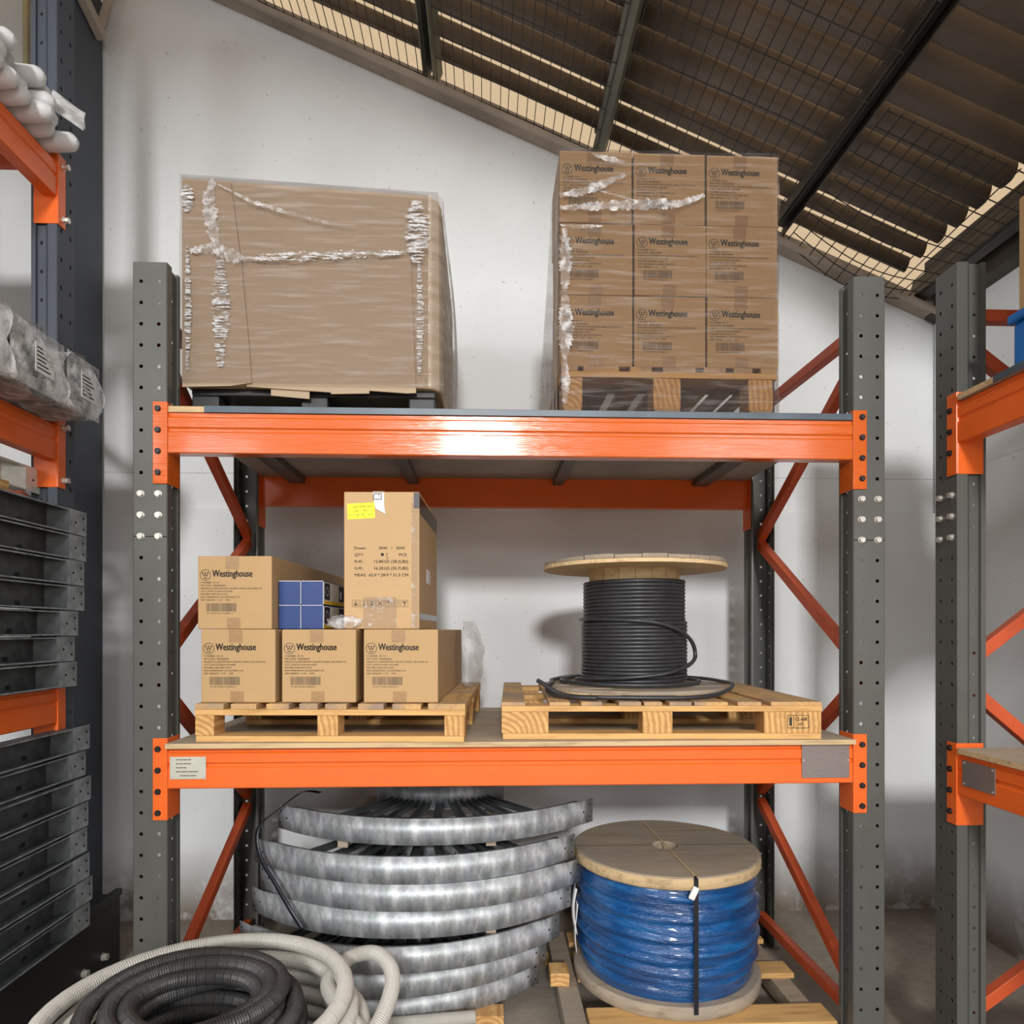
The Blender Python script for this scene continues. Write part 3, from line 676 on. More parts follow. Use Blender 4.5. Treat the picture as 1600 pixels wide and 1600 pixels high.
def ribbon(mb, pts, wd, rough=0.008, n=60, off=(0, 0, 0), nrm=(0, -1, 0), sd=1, across=7):
    rnd = random.Random(sd); pts = [Vector(p)-Vector(off) for p in pts]; nrm = Vector(nrm); P_ = []
    for i in range(n+1):
        t = i/n*(len(pts)-1); k = min(int(t), len(pts)-2); P_.append(pts[k].lerp(pts[k+1], t-k))
    vs = []
    for i, p in enumerate(P_):
        d = (P_[min(i+1, n)]-P_[max(i-1, 0)]).normalized(); s_ = d.cross(nrm).normalized()
        ww = wd*(0.35+0.65*math.sin(PI*min(1, max(0, i/n))))*rnd.uniform(0.6, 1.15)
        for k in range(across+1): vs.append(p+s_*ww*(k/across-0.5)+nrm*rnd.uniform(0, rough)+s_*rnd.uniform(-0.3, 0.3)*ww/across)
    fs = [(i*(across+1)+k, i*(across+1)+k+1, (i+1)*(across+1)+k+1, (i+1)*(across+1)+k) for i in range(n) for k in range(across)]
    mb.add(vs, fs, 0, True)
b = MB(); O = (0.66, 2.434, 2.37)
ribbon(b, [(0.265, 2.430, 3.145), (0.36, 2.428, 3.165), (0.50, 2.428, 3.225)], 0.035, 0.006, 40, O, sd=3)
ribbon(b, [(0.264, 2.430, 3.10), (0.40, 2.428, 3.11), (0.60, 2.426, 3.12), (0.70, 2.428, 3.125), (0.79, 2.43, 3.16)], 0.04, 0.008, 80, O, sd=4)
ribbon(b, [(0.37, 2.429, 3.175), (0.47, 2.427, 3.15), (0.60, 2.427, 3.115)], 0.008, 0.005, 30, O, sd=5)
ribbon(b, [(0.266, 2.430, 3.04), (0.34, 2.429, 3.035), (0.42, 2.429, 3.04)], 0.015, 0.006, 30, O, sd=6)
ribbon(b, [(0.38, 2.430, 3.30), (0.45, 2.429, 3.28), (0.50, 2.429, 3.27)], 0.025, 0.005, 26, O, sd=8)
b.build('bunched_film_and_glints', M['film_crumple'], fw)
b = MB()
for k, (za, zb, wd) in enumerate(((2.80, 3.03, 0.05), (2.56, 2.79, 0.06), (2.40, 2.56, 0.035))):
    ribbon(b, [(0.283, 2.430, za), (0.286, 2.428, (za+zb)/2), (0.283, 2.430, zb)], wd, 0.006, 50, O, sd=20+k)
b.build('bunched_film_and_glints', M['film_crumple'], fw)

# ------------------------------------------------------------------ big wrapped carton on a black pallet
bp = thing('plastic_pallet', 'black pallet under the big wrapped carton on the upper shelf', 'pallet', (-0.63, 2.56, 2.3675))
b = MB(); b.box(-0.46, 0.44, 0, 0.92, 0.09, 0.115); b.build('pallet_top', M['black'], bp, bevel=0.004)
for x in (-0.46, -0.06, 0.34):
    for y in (0, 0.40, 0.80): MB().box(x, x+0.10, y, y+0.12, 0.018, 0.09).build('foot', M['black'], bp, bevel=0.006)
for x in (-0.46, -0.06, 0.34): MB().box(x, x+0.10, 0, 0.92, 0, 0.018).build('runner', M['black'], bp, bevel=0.004)
bc = thing('carton', 'huge plain brown carton wrapped in clear film on the black pallet', 'carton', (-0.63, 2.53, 2.484))
O = (-0.63, 2.53, 2.484)
prof = [(-0.475, 0.004), (-0.47, 0.0), (0.40, 0.0), (0.43, 0.010), (0.455, 0.035), (0.462, 0.07), (0.462, 0.95), (-0.475, 0.95)]
b = MB(); n = len(prof); vs = [(x, y, 0) for x, y in prof]+[(x*(1.0 if x > 0 else 1.012)-0.002, y, 0.76-0.045*(x+0.475)/0.937) for x, y in prof]
b.add(vs, [(i, (i+1) % n, n+(i+1) % n, n+i) for i in range(n)]+[tuple(range(n))[::-1], tuple(range(n, 2*n))]); b.build('carton_body', M['carton_big'], bc, bevel=0.006)
b = MB(); f = [(-0.245, -0.005), (0.06, -0.022), (0.06, -0.028), (0.20, -0.024), (0.20, -0.014), (0.34, -0.022), (0.372, -0.02), (0.355, 0.40), (0.345, 0.70), (-0.305, 0.728), (-0.30, 0.60), (-0.265, 0.25)]
b.prism(f, -0.008, -0.001); pf = b.build('front_panel', M['carton_big'], bc, bevel=0.001)
b = MB(); f = [(-0.474, -0.012), (-0.30, -0.006), (-0.225, 0.006), (-0.235, 0.15), (-0.262, 0.44), (-0.30, 0.735), (-0.475, 0.74)]
b.prism(f, -0.016, -0.0085); b.build('corner_panel', M['carton_big'], bc, bevel=0.001)
b = MB(); b.prism([(-0.16, -0.034), (-0.02, -0.045), (-0.02, -0.015), (-0.16, -0.006)], -0.0005, 0.004); b.build('bottom_flap', M['carton_big'], bc)
def wf(u, v, k=0): return math.sin(u*17+ph[k])*math.sin(v*9+ph[k+1])+0.5*math.sin(u*37+v*29+ph[k+2])
fo = MB(); fo.grid(lambda u, v: (-0.482+0.90*u, -0.0195-0.003*wf(u*0.3, v, 4)-0.010*math.sin(PI*u), 0.0+0.752*v-0.045*u*v), 50, 50); fo.build('front_film', M['film_h'], bc)
def corner(u, v):
    a = u*PI/2; bul = 0.03*math.sin(PI*min(1, v*1.02))**0.7
    zz = 0.71*v-0.03*(1-v)**3*u
    if u < 0.4: q = u/0.4; return (0.418+0.055*math.sin(q*PI/2), -0.018+0.05*(1-math.cos(q*PI/2)), zz)
    q = (u-0.4)/0.6; return (0.473+bul*math.sin(PI*q)+0.004*math.sin(v*60+q*20)-0.004, 0.032+0.93*q, max(-0.114, zz-0.085*(1-v)*(1 if q > 0.1 else q*10)))
fo = MB(); fo.grid(corner, 40, 40); fo.build('side_film', film('loose_side_film', 0.12, 0.42, (1, 2, 7), 4, 0.9, 0.4, 0.75, 0.15, (0.52, 0.46, 0.40)), bc)
fo = MB(); fo.grid(lambda u, v: (-0.486+0.94*u, -0.016+0.97*v, 0.7625-0.045*u+0.001*wf(u, v, 5)), 30, 20); fo.build('top_film', M['film_h'], bc)
b = MB(); OO = (0, 0, 0)
ribbon(b, [(-0.36, -0.022, 0.74), (-0.375, -0.026, 0.66), (-0.36, -0.026, 0.56), (-0.345, -0.026, 0.50)], 0.055, 0.010, 60, OO, sd=31)
ribbon(b, [(-0.44, -0.022, 0.475), (-0.36, -0.027, 0.49), (-0.28, -0.027, 0.455), (-0.24, -0.024, 0.45)], 0.05, 0.012, 60, OO, sd=32)
ribbon(b, [(-0.34, -0.024, 0.72), (-0.22, -0.026, 0.66), (-0.12, -0.026, 0.63), (0.02, -0.026, 0.595), (0.15, -0.024, 0.575)], 0.016, 0.006, 70, OO, sd=33)
b.build('bunched_film_and_glints', M['film_crumple'], bc)
b = MB()
ribbon(b, [(-0.27, -0.024, 0.455), (-0.1, -0.028, 0.46), (0.15, -0.028, 0.475), (0.37, -0.02, 0.49)], 0.035, 0.008, 110, OO, sd=34)
for k, (x, za, zb) in enumerate(((-0.335, 0.06, 0.46), (-0.452, 0.04, 0.50), (-0.455, 0.62, 0.72), (0.375, 0.45, 0.68), (0.385, 0.05, 0.45))):  # upright strips: the film's glints, painted in as white ribbons
    ribbon(b, [(x, -0.021, za), (x+0.004, -0.023, (za+zb)/2), (x, -0.021, zb)], (0.065, 0.024, 0.05, 0.10, 0.03)[k], 0.008, 70, OO, sd=40+k)
b.build('bunched_film_and_glints', film('painted_film_glints', 0.0, 0.9, (2, 1, 18), 9, 1.0, 0.45, 0.58, 0.1), bc)

# ------------------------------------------------------------------ tall carton, blue boxes, bags on the left pallet
ZT = ZP+CH+0.0015
tl = thing('carton', 'tall upright carton with yellow label on the bottom row of printed cartons', 'carton', (*rp(-0.515, 2.492), ZT), ROT+R(0.6))
TW, TH, TD = 0.272, 0.495, 0.59
MB().box(0, TW, 0, TD, 0, TH).build('carton_body', M['carton_tall'], tl, bevel=0.004)
b = MB()
for k, (a, c, z) in enumerate((('Power:', ('30W   /   50W', 0.125, 0.095), 0), ('QTY:', ('PCS', 0.198, 0.028), 1), ('N.W.:', ('12.8KGS (28.2LBS)', 0.106, 0.126), 2), ('G.W.:', ('16.2KGS (35.7LBS)', 0.106, 0.126), 3), ('MEAS:', ('62.0 * 28.9 * 51.5 CM', 0.090, 0.142), 4))):
    zz = TH-0.208-0.0243*k
    put_text(b, a, 0.038, zz, 0.0145, 1, 0.0003, 0.043 if k in (0, 4) else 0.033); put_text(b, c[0], c[1], zz, 0.0145, 1, 0.0003, c[2])
b.build('carton_print', M['ink'], tl)
b = MB(); disc(b, 0.139, TH-0.2265, 0.006); q = [(0.150, TH-0.222), (0.158, TH-0.224), (0.152, TH-0.232), (0.160, TH-0.238), (0.155, TH-0.245)]
for u, v in zip(q, q[1:]): stroke(b, u, v, 0.0015)
b.build('pen_mark', M['ink'], tl)
b = MB()
for k in range(7):
    x = 0.031+0.0293*k; z = 0.080; s_ = 0.024
    for q in ((x, z, x+s_, z), (x, z+s_, x+s_, z+s_), (x, z, x, z+s_), (x+s_, z, x+s_, z+s_)): stroke(b, q[:2], q[2:], 0.0012)
    c = x+s_/2
    if k in (0, 2): flat(b, c-0.006, c+0.006, z+0.004, z+0.013)
    if k == 0: disc(b, c, z+0.018, 0.003)
    if k == 1: disc(b, c, z+0.007, 0.004); disc(b, c, z+0.017, 0.003)
    if k == 2: stroke(b, (c-0.008, z+0.018), (c+0.008, z+0.018), 0.003)
    if k == 3: stroke(b, (c-0.007, z+0.005), (c+0.007, z+0.019), 0.003); stroke(b, (c+0.007, z+0.005), (c-0.007, z+0.019), 0.003)
    if k == 4: stroke(b, (c-0.009, z+0.015), (c, z+0.02), 0.003); stroke(b, (c, z+0.02), (c+0.009, z+0.015), 0.003); stroke(b, (c, z+0.02), (c, z+0.005), 0.002)
    if k == 5:
        for d in (-0.005, 0.005): stroke(b, (c+d, z+0.004), (c+d, z+0.018), 0.002); disc(b, c+d, z+0.018, 0.003, n=3)
    if k == 6: stroke(b, (c-0.006, z+0.02), (c, z+0.012), 0.005); stroke(b, (c+0.006, z+0.02), (c, z+0.012), 0.005); stroke(b, (c, z+0.012), (c, z+0.004), 0.002); stroke(b, (c-0.004, z+0.004), (c+0.004, z+0.004), 0.002)
b.build('handling_symbols', M['ink_faint'], tl)
T = Matrix.Translation((0.015, 0, TH-0.100)) @ Matrix.Rotation(R(-3), 4, 'Y')
b = MB(); b.box(0, 0.098, -0.0012, -0.0004, 0, 0.056, T=T); yl = b.build('yellow_label', M['yellow'], tl); yl['label'] = 'bright yellow handwritten label'
b = MB(); rnd = random.Random(8)
for q in ((0.003, 0.040, 0.021, 0.040), (0.003, 0.030, 0.021, 0.030), (0.024, 0.053, 0.094, 0.053), (0.024, 0.004, 0.024, 0.052)): stroke(b, q[:2], q[2:], 0.0008, -0.0015, T=T)
for zz, xs in ((0.043, range(26, 90, 6)), (0.028, (28, 34, 60, 66, 86)), (0.014, (8, 30, 36, 54, 60, 78, 84)), (0.006, (32, 58))):
    for x in xs:
        for k in range(3): stroke(b, (x*0.001+rnd.uniform(-.002, .003), zz+rnd.uniform(-.003, .004)), (x*0.001+rnd.uniform(-.002, .003), zz+rnd.uniform(-.003, .004)), 0.0017, -0.0015, T=T)
b.build('handwriting', M['ink'], yl)
b = MB(); b.prism([(0.104, TH-0.004), (0.146, TH-0.004), (0.146, TH-0.05), (0.150, TH-0.08), (0.138, TH-0.074), (0.116, TH-0.062), (0.110, TH-0.04)], -0.0035, -0.0005); b.box(0.104, 0.146, -0.001, 0.05, TH+0.0004, TH+0.0012)
wl = b.build('torn_paper_label', M['paper'], tl); b = MB()
for q in ((0.108, TH-0.008, 0.136, TH-0.008), (0.108, TH-0.028, 0.136, TH-0.028), (0.108, TH-0.008, 0.108, TH-0.028), (0.136, TH-0.008, 0.136, TH-0.028)): stroke(b, q[:2], q[2:], 0.0025, -0.0042)
stroke(b, (0.124, TH-0.012), (0.130, TH-0.018), 0.002, -0.0042); b.build('label_print', M['ink'], wl)
b = MB(); b.box(TW-0.001, TW+0.0006, 0.004, TD-0.004, TH-0.075, TH-0.012); b.box(TW-0.02, TW+0.0006, -0.0006, 0.004, TH-0.06, TH-0.003)
b.box(TW, TW+0.0006, 0.004, TD-0.004, 0.035, 0.058)
b.build('side_tape', M['black_tape'], tl)
b = MB(); b.box(TW-0.028, TW-0.004, -0.0009, -0.0003, 0.004, TH-0.02); b.box(0.07, 0.19, -0.0009, -0.0003, 0.004, 0.115); b.build('clear_tape', M['tape_clear'], tl)
b = MB(); b.box(TW-0.001, TW+0.001, 0.22, 0.33, 0.18, 0.235); b.build('hand_hole', M['paper'], tl)
BW, BH = 0.0805, 0.0865
b0 = None
for r, rn in enumerate(('lower', 'upper')):
    for k, kn in enumerate(('left', 'right')):
        lab = '%s %s of the four blue slim boxes beside the tall carton' % (rn, kn)
        loc = (*rp(-0.752+k*(BW+0.001), 2.497), ZT+r*(BH+0.0008))
        if b0 is None:
            b0 = thing('slim_box', lab, 'box', loc, ROT, 'slim blue boxes'); MB().box(0, BW, 0, 0.9, 0, BH).build('box_body', M['blue_box'], b0, bevel=0.0025)
            b = MB(); b.box(BW, BW+0.0006, 0.004, 0.896, 0.003, 0.016, 1); b.box(BW, BW+0.0006, 0.004, 0.896, 0.016, BH-0.003, 0)
            for y in (0.012, 0.21, 0.5, 0.7): b.box(BW+0.0006, BW+0.0009, y, y+(0.07 if y < 0.1 else 0.13), 0.02, BH-0.006, 2)
            for y in (0.046, 0.62): 
                vs = [(BW+0.0012, y+rr_*math.cos(2*PI*i/20), 0.05+rr_*math.sin(2*PI*i/20)) for rr_ in (0.014, 0.017) for i in range(20)]; b.add(vs, [(i, 20+i, 20+(i+1) % 20, (i+1) % 20) for i in range(20)], 0)
            for y in (0.23, 0.52): b.box(BW+0.0009, BW+0.0012, y, y+0.02, 0.03, 0.06, 0)
            b.build('side_print', [M['white_print'], M['yellow_print'], M['navy']], b0)
            b = MB(); b.box(BW-0.0012, BW+0.0008, -0.0006, 0.0006, 0.002, BH-0.002); b.box(0.001, BW-0.002, -0.0006, 0.001, BH-0.0015, BH+0.0006); b.build('worn_edge', M['white_print'], b0)
        else: dup(b0, loc, ROT, lab)
def crumple(name, label, loc, rad, mat, sd, cat='plastic bag', flatb=0.0, amp=0.25, xmin=-9):
    rnd = random.Random(sd); b = MB(); nu, nv = 30, 20; cs = [(Vector((rnd.uniform(-1, 1), rnd.uniform(-1, 1), rnd.uniform(-1, 1))).normalized(), rnd.uniform(3, 9), rnd.uniform(0, 6)) for _ in range(14)]
    def fn(u, v):
        t = u*2*PI; f_ = v*PI; d = Vector((math.sin(f_)*math.cos(t), math.sin(f_)*math.sin(t), -math.cos(f_)))
        q = 1+sum(abs(math.sin(a.dot(d)*w_+p_)) for a, w_, p_ in cs)/14*amp*2-amp
        z = d.z*rad[2]*q
        return (max(xmin, d.x*rad[0]*q), d.y*rad[1]*q, max(z, -flatb) if flatb else z)
    b.grid(fn, nu, nv); return tag(b.build(name, mat, loc=loc), label, cat)
crumple('plastic_bag', 'clear crumpled plastic bag bulging behind the rightmost long carton', (-0.100, 3.20, ZP+0.125), (0.078, 0.22, 0.15), M['film_bag'], 4, flatb=0.123, amp=0.38, xmin=-0.004)
crumple('plastic_scrap', 'small white wad of film tucked at the foot of the tall carton', (-0.507, 2.468, ZT+0.024), (0.060, 0.022, 0.024), M['film_crumple'], 9, 'plastic wrap', 0.0235, 0.35)

# ------------------------------------------------------------------ black cable reel
RC = (0.622, 2.84); ZR = ZS+0.1345
re_ = thing('cable_reel', 'wooden reel of black cable standing on the right pallet', 'cable reel', (*RC, ZR))
def planks(mb, r, z0, z1, n_pl, ang, mat=0, jit=0.003, sd=1):
    rnd = random.Random(sd); wd = 2*r/n_pl; c, s = math.cos(ang), math.sin(ang)
    for k in range(n_pl):
        x0, x1 = -r+k*wd+0.0012, -r+(k+1)*wd-0.0012; pts = []
        for i in range(7): x = x0+(x1-x0)*i/6; pts.append((x, -math.sqrt(max(0, r*r-x*x))))
        for i in range(6, -1, -1): x = x0+(x1-x0)*i/6; pts.append((x, math.sqrt(max(0, r*r-x*x))))
        dz = rnd.uniform(-jit, 0)
        P_ = [(x*c-y*s, x*s+y*c) for x, y in pts]; m_ = len(P_)
        mb.add([(x, y, z0) for x, y in P_]+[(x, y, z1+dz) for x, y in P_], [tuple(range(m_))[::-1], tuple(range(m_, 2*m_))]+[(i, (i+1) % m_, m_+(i+1) % m_, m_+i) for i in range(m_)], mat)
for nm, z0, sd in (('lower_flange', 0, 2), ('upper_flange', 0.507, 3)):
    b = MB(); planks(b, 0.378, z0, z0+0.016, 8, 0.2 if sd == 2 else PI/2+0.1, 0, 0.001, sd); planks(b, 0.376, z0+0.0162, z0+0.033, 8, PI/2+0.2 if sd == 2 else 0.12, 1, 0.004, sd+5)
    b.build(nm, [M['pine_pale'], M['old_wood']], re_, bevel=0.0015)
b = MB()
for k in range(18):
    a0, a1 = 2*PI*k/18+0.004, 2*PI*(k+1)/18-0.004
    p = [(0.188*math.cos(a0), 0.188*math.sin(a0)), (0.188*math.cos(a1), 0.188*math.sin(a1)), (0.165*math.cos(a1), 0.165*math.sin(a1)), (0.165*math.cos(a0), 0.165*math.sin(a0))]
    b.add([(x, y, 0.033) for x, y in p]+[(x, y, 0.507) for x, y in p], [(3, 2, 1, 0), (4, 5, 6, 7), (0, 1, 5, 4), (1, 2, 6, 5), (2, 3, 7, 6), (3, 0, 4, 7)])
b.build('drum', M['pine_pale'], re_)
pts = []; turns = 27; z0, z1 = 0.043, 0.455
for i in range(turns*48+1):
    t = i/48; a = 2*PI*t; rr_ = 0.2-0.0*t+(0.012 if t < 16 else 0.004)+random.uniform(-0.0004, 0.0004)
    pts.append((rr_*math.cos(a), rr_*math.sin(a), z0+(z1-z0)*t/turns))
b = MB(); b.tube(pts, 0.0084, 8); b.build('cable_winding', M['cable'], re_)
def smooth_path(P_, n=10):
    P_ = [Vector(p) for p in P_]; out = []
    for i in range(len(P_)-1):
        p0, p1, p2, p3 = P_[max(i-1, 0)], P_[i], P_[i+1], P_[min(i+2, len(P_)-1)]
        for k in range(n):
            t = k/n; out.append(0.5*((2*p1)+(p2-p0)*t+(2*p0-5*p1+4*p2-p3)*t*t+(3*p1-p0-3*p2+p3)*t**3))
    out.append(P_[-1]); return out
b = MB()
lp_ = []
for a, r_, z in ((-190, .222, .300), (-150, .226, .300), (-110, .228, .295), (-80, .232, .285), (-55, .24, .255), (-38, .25, .215), (-30, .256, .17), (-34, .256, .135), (-50, .247, .108), (-75, .238, .085), (-110, .233, .07), (-150, .235, .06), (-185, .24, .05), (-225, .25, .044), (-270, .26, .0435), (-310, .27, .0435), (-350, .28, .0435), (-390, .262, .0435), (-430, .258, .0435), (-470, .262, .0435), (-500, .27, .0435), (-540, .30, .0435), (-575, .32, .0435), (-600, .33, .0435)):
    lp_.append((r_*math.cos(R(a)), r_*math.sin(R(a)), z))
lp2 = lp_
b.tube(smooth_path(lp2, 8), 0.0082, 8); b.build('loose_cable', M['cable'], re_)
b = MB(); b.tube(smooth_path([(-0.425, -0.25, 0.064), (-0.40, -0.27, 0.050), (-0.355, -0.30, 0.022), (-0.29, -0.335, 0.010), (-0.20, -0.365, 0.0095), (-0.05, -0.392, 0.0095), (0.10, -0.392, 0.0095), (0.22, -0.352, 0.014), (0.30, -0.285, 0.028), (0.352, -0.19, 0.043), (0.358, -0.06, 0.0435), (0.33, 0.12, 0.0435), (0.20, 0.28, 0.0435), (-0.02, 0.345, 0.0435), (-0.22, 0.27, 0.0435), (-0.335, 0.08, 0.0435), (-0.35, -0.08, 0.043), (-0.385, -0.19, 0.03), (-0.37, -0.275, 0.013), (-0.30, -0.36, 0.0095), (-0.22, -0.392, 0.0095)], 8), 0.0082, 8); b.build('cable_end', M['cable'], re_)

# ------------------------------------------------------------------ floor level: blue reel on a pallet
fp = thing('wooden_pallet', 'low wooden pallet on the floor under the blue wrapped reel', 'pallet', (0.30, 2.50, 0))
for y0, y1 in ((0.0, 0.13), (0.36, 0.47), (0.68, 0.79)): MB().box(0.09, 1.02, y0, y1, 0.095, 0.118).build('deck_board', M['pine_x'], fp, bevel=0.003)
for x0, x1 in ((0.0, 0.085), (0.45, 0.55), (0.92, 1.0)): MB().box(x0, x1, 0.02, 0.85, 0.022, 0.0948).build('bearer', M['old_wood'], fp, bevel=0.003)
for y0 in (0.03, 0.70): MB().box(-0.02, 1.02, y0, y0+0.10, 0, 0.022).build('bottom_board', M['pine_x'], fp, bevel=0.002)
MB().box(-0.03, 0.05, 0.33, 0.43, 0.095, 0.15).build('block', M['pine_b'], fp, bevel=0.003)
B = (0.772, 2.905); ZB = 0.1185
br = thing('cable_reel', 'wooden reel wrapped in shiny blue film on the floor under the shelf', 'cable reel', (*B, ZB))
rj = lambda i, r, z: 0.004*math.sin(i*0.9+z*50)
def wob(k): 
    rnd = random.Random(k); t = [rnd.uniform(0, 6) for _ in range(4)]
    return lambda i, r, z: 0.0025*math.sin(2*PI*i/72*5+t[0])+0.002*math.sin(2*PI*i/72*11+t[1])
b = MB(); b.lathe([(0.385, 0), (0.392, 0.006), (0.392, 0.045), (0.385, 0.052)], n=72, rj=wob(1)); b.lathe([(0.385, 0.052), (0.0, 0.052)], n=72, rj=wob(1), smooth=False); b.lathe([(0.0, 0), (0.385, 0)], n=72, rj=wob(1), smooth=False); b.build('lower_flange', M['old_wood'], br, bevel=0.0)
b = MB(); b.lathe([(0.055, 0.49), (0.385, 0.49), (0.391, 0.496), (0.392, 0.518), (0.390, 0.536)], n=72, rj=wob(2), m=1); b.lathe([(0.390, 0.536), (0.384, 0.541), (0.055, 0.541), (0.055, 0.49)], n=72, rj=wob(2), smooth=False)
b.box(-0.386, -0.056, -0.0015, 0.0015, 0.5412, 0.5418, 2); b.box(0.056, 0.386, -0.0015, 0.0015, 0.5412, 0.5418, 2)
b.build('upper_flange', [M['old_wood'], M['edge_wood'], M['hole']], br)
b = MB(); b.cyl((0, 0, 0.30), (0, 0, 0.50), 0.06, 20); b.build('core', M['black'], br)
def wrapf(u, v):
    t = 2*PI*u; f_ = 0.028*math.sin(PI*v)**0.7; w_ = 0.006*math.sin(v*38+2.0*math.sin(t*1.0+0.5)+1.3*math.sin(2*t))+0.004*math.sin(v*67+t*2.0)+0.003*math.sin(v*21-t*3)
    r = 0.352+f_+w_*min(1, 6*v, 6*(1-v)); return (r*math.cos(t), r*math.sin(t), 0.052+0.438*v)
b = MB(); b.grid(wrapf, 120, 70); b.build('blue_film', M['blue_wrap'], br)
a = R(-88); pts = []
dirx, diry = math.cos(a), math.sin(a)
b = MB(); path = [(-dirx*0.36, -diry*0.36, 0.5435), (0, 0, 0.544), (dirx*0.38, diry*0.38, 0.5435), (dirx*0.3945, diry*0.3945, 0.535), (dirx*0.3965, diry*0.3965, 0.3), (dirx*0.3965, diry*0.3965, 0.03)]
tx, ty = -diry, dirx
vs = []
for p in path:
    wd = 0.0085 if p[2] < 0.54 else 0.004
    vs += [(p[0]-tx*wd, p[1]-ty*wd, p[2]), (p[0]+tx*wd, p[1]+ty*wd, p[2])]
b.add(vs[4:], [(2*i, 2*i+1, 2*i+3, 2*i+2) for i in range(3)], 0); b.add(vs[:6], [(2*i, 2*i+1, 2*i+3, 2*i+2) for i in range(2)], 1)
b.build('strap', [M['strap'], M['edge_wood']], br, solid=0.0015)
b = MB(); b.box(-0.012, 0.012, -0.012, 0.0, 0, 0.05, T=Matrix.Translation((dirx*0.395-0.022, diry*0.396, 0.465)) @ Matrix.Rotation(R(25), 4, 'Y')); b.build('strap_clip', M['paper'], br, bevel=0.004)
T = Matrix.Translation((-0.391, -0.05, 0.18))
b = MB(); b.grid(lambda u, v: (-0.391-0.014*math.sin(v*3)-0.006*math.sin(u*5), -0.09+0.09*u, 0.20+0.19*v), 8, 10); b.grid(lambda u, v: (-0.395-0.006*math.sin(v*4), -0.10+0.05*u, 0.13+0.20*v), 6, 10); b.build('paper_tag', M['paper'], br, solid=0.002)

# ------------------------------------------------------------------ stack of curved galvanised ladder tray bends
def bend(loc, rz, label, first=[None]):
    if first[0] is not None: return dup(first[0], loc, rz, label)
    t = thing('curved_cable_tray', label, 'cable tray', loc, rz, 'curved galvanised cable trays'); first[0] = t
    HA = 41; n = 28
    def rail(Rr, lip, h0=0.0, h1=0.098):
        m_ = MB(); s_ = 1 if lip > 0 else -1
        path = []
        def arcpt(r, k): aa = R(-90-HA+2*HA*k/n); return (r*math.cos(aa), r*math.sin(aa))
        def full(r):
            P_ = [arcpt(r, k) for k in range(n+1)]
            for e, sg in ((0, -1), (-1, 1)):
                aa = R(-90+sg*HA); d_ = Vector((-math.sin(aa), math.cos(aa)))*sg; q = Vector(P_[e])+d_*0.09
                P_ = [tuple(q)]+P_ if e == 0 else P_+[tuple(q)]
            return P_
        A = full(Rr); Bq = full(Rr+lip)
        m2 = len(A)
        rows = [[(x, y, h1) for x, y in Bq], [(x, y, h1) for x, y in A], [(x, y, h0) for x, y in A], [(x, y, h0) for x, y in Bq]]
        vs = [p for r_ in rows for p in r_]
        for ri in range(3):
            ks = range(m2-1) if ri == 1 else range(1, m2-2)
            m_.add(vs, [(ri*m2+k, ri*m2+k+1, (ri+1)*m2+k+1, (ri+1)*m2+k) for k in ks], 0, True)
        return m_, A
    m_, A = rail(0.905, -0.022); o = m_.build('outer_rail', M['galv'], t, solid=0.0022)
    hb = MB()
    for e, sg in ((0, -1), (-1, 1)):
        p0 = Vector(A[e]); p1 = Vector(A[1 if e == 0 else -2]); d_ = (p1-p0).normalized(); nn = Vector((d_.y, -d_.x)) if e == 0 else Vector((-d_.y, d_.x))
        for dist, z in ((0.018, 0.075), (0.018, 0.024), (0.062, 0.05)):
            c_ = p0+d_*dist; hb.cyl((c_.x+nn.x*0.001, c_.y+nn.y*0.001, z), (c_.x+nn.x*0.0022, c_.y+nn.y*0.0022, z), 0.0042, 10)
    hb.build('bolt_holes', M['hole'], o)
    m_, A = rail(0.36, 0.022); m_.build('inner_rail', M['galv'], t, solid=0.0022)
    for k in range(9):
        aa = R(-90-HA+6+(2*HA-12)*k/8); d_ = Vector((math.cos(aa), math.sin(aa), 0)); b = MB()
        b.channel(d_*0.362+Vector((0, 0, 0.03)), d_*0.902+Vector((0, 0, 0.03)), 0.034, 0.02, 0.002); b.build('rung', M['galv_dark'], t)
    return t
zb = [0.0855, 0.190, 0.292, 0.428, 0.532, 0.636, 0.765]
nm = ['bottommost', 'second from the floor', 'third from the floor', 'middle', 'third from the top', 'second from the top', 'topmost']
off = [(-0.445, 3.50, 0.5), (-0.41, 3.49, 0.4), (-0.36, 3.475, 0.6), (-0.30, 3.47, -0.5), (-0.27, 3.46, 0.4), (-0.29, 3.46, 0), (-0.225, 3.51, 2.0)]
for k in range(7):
    bend((off[k][0], off[k][1], zb[k]), R(off[k][2]), 'curved galvanised tray, %s in the stack by the blue reel' % nm[k] if k not in (0, 6) else '%s curved galvanised tray of the stack beside the blue reel' % nm[k])
for zz, hh, wn in ((zb[2]+0.099, zb[3]-zb[2]-0.1, 'lower three'), (zb[5]+0.099, zb[6]-zb[5]-0.1, 'upper three')):
    for x, sd in ((-0.58, 'left'), (0.0, 'right')):
        tag(MB().box(x, x+0.04, 2.68, 3.40, zz, zz+hh).build('timber_batten', M['old_wood'], bevel=0.002), '%s wooden batten in the gap above the %s curved trays' % (sd, wn if wn == 'lower three' else 'middle three'), 'timber', 'battens between the curved trays')
for k, (x0, x1, y0, y1) in enumerate(((-0.60, 0.07, 2.64, 2.73), (-0.60, 0.05, 3.06, 3.15))):
    tag(MB().box(x0, x1, y0, y1, 0, 0.085).build('timber_bearer', M['pine_b'], bevel=0.003), ('front' if k == 0 else 'rear')+' wooden bearer on the floor under the curved trays', 'timber', 'timber bearers')
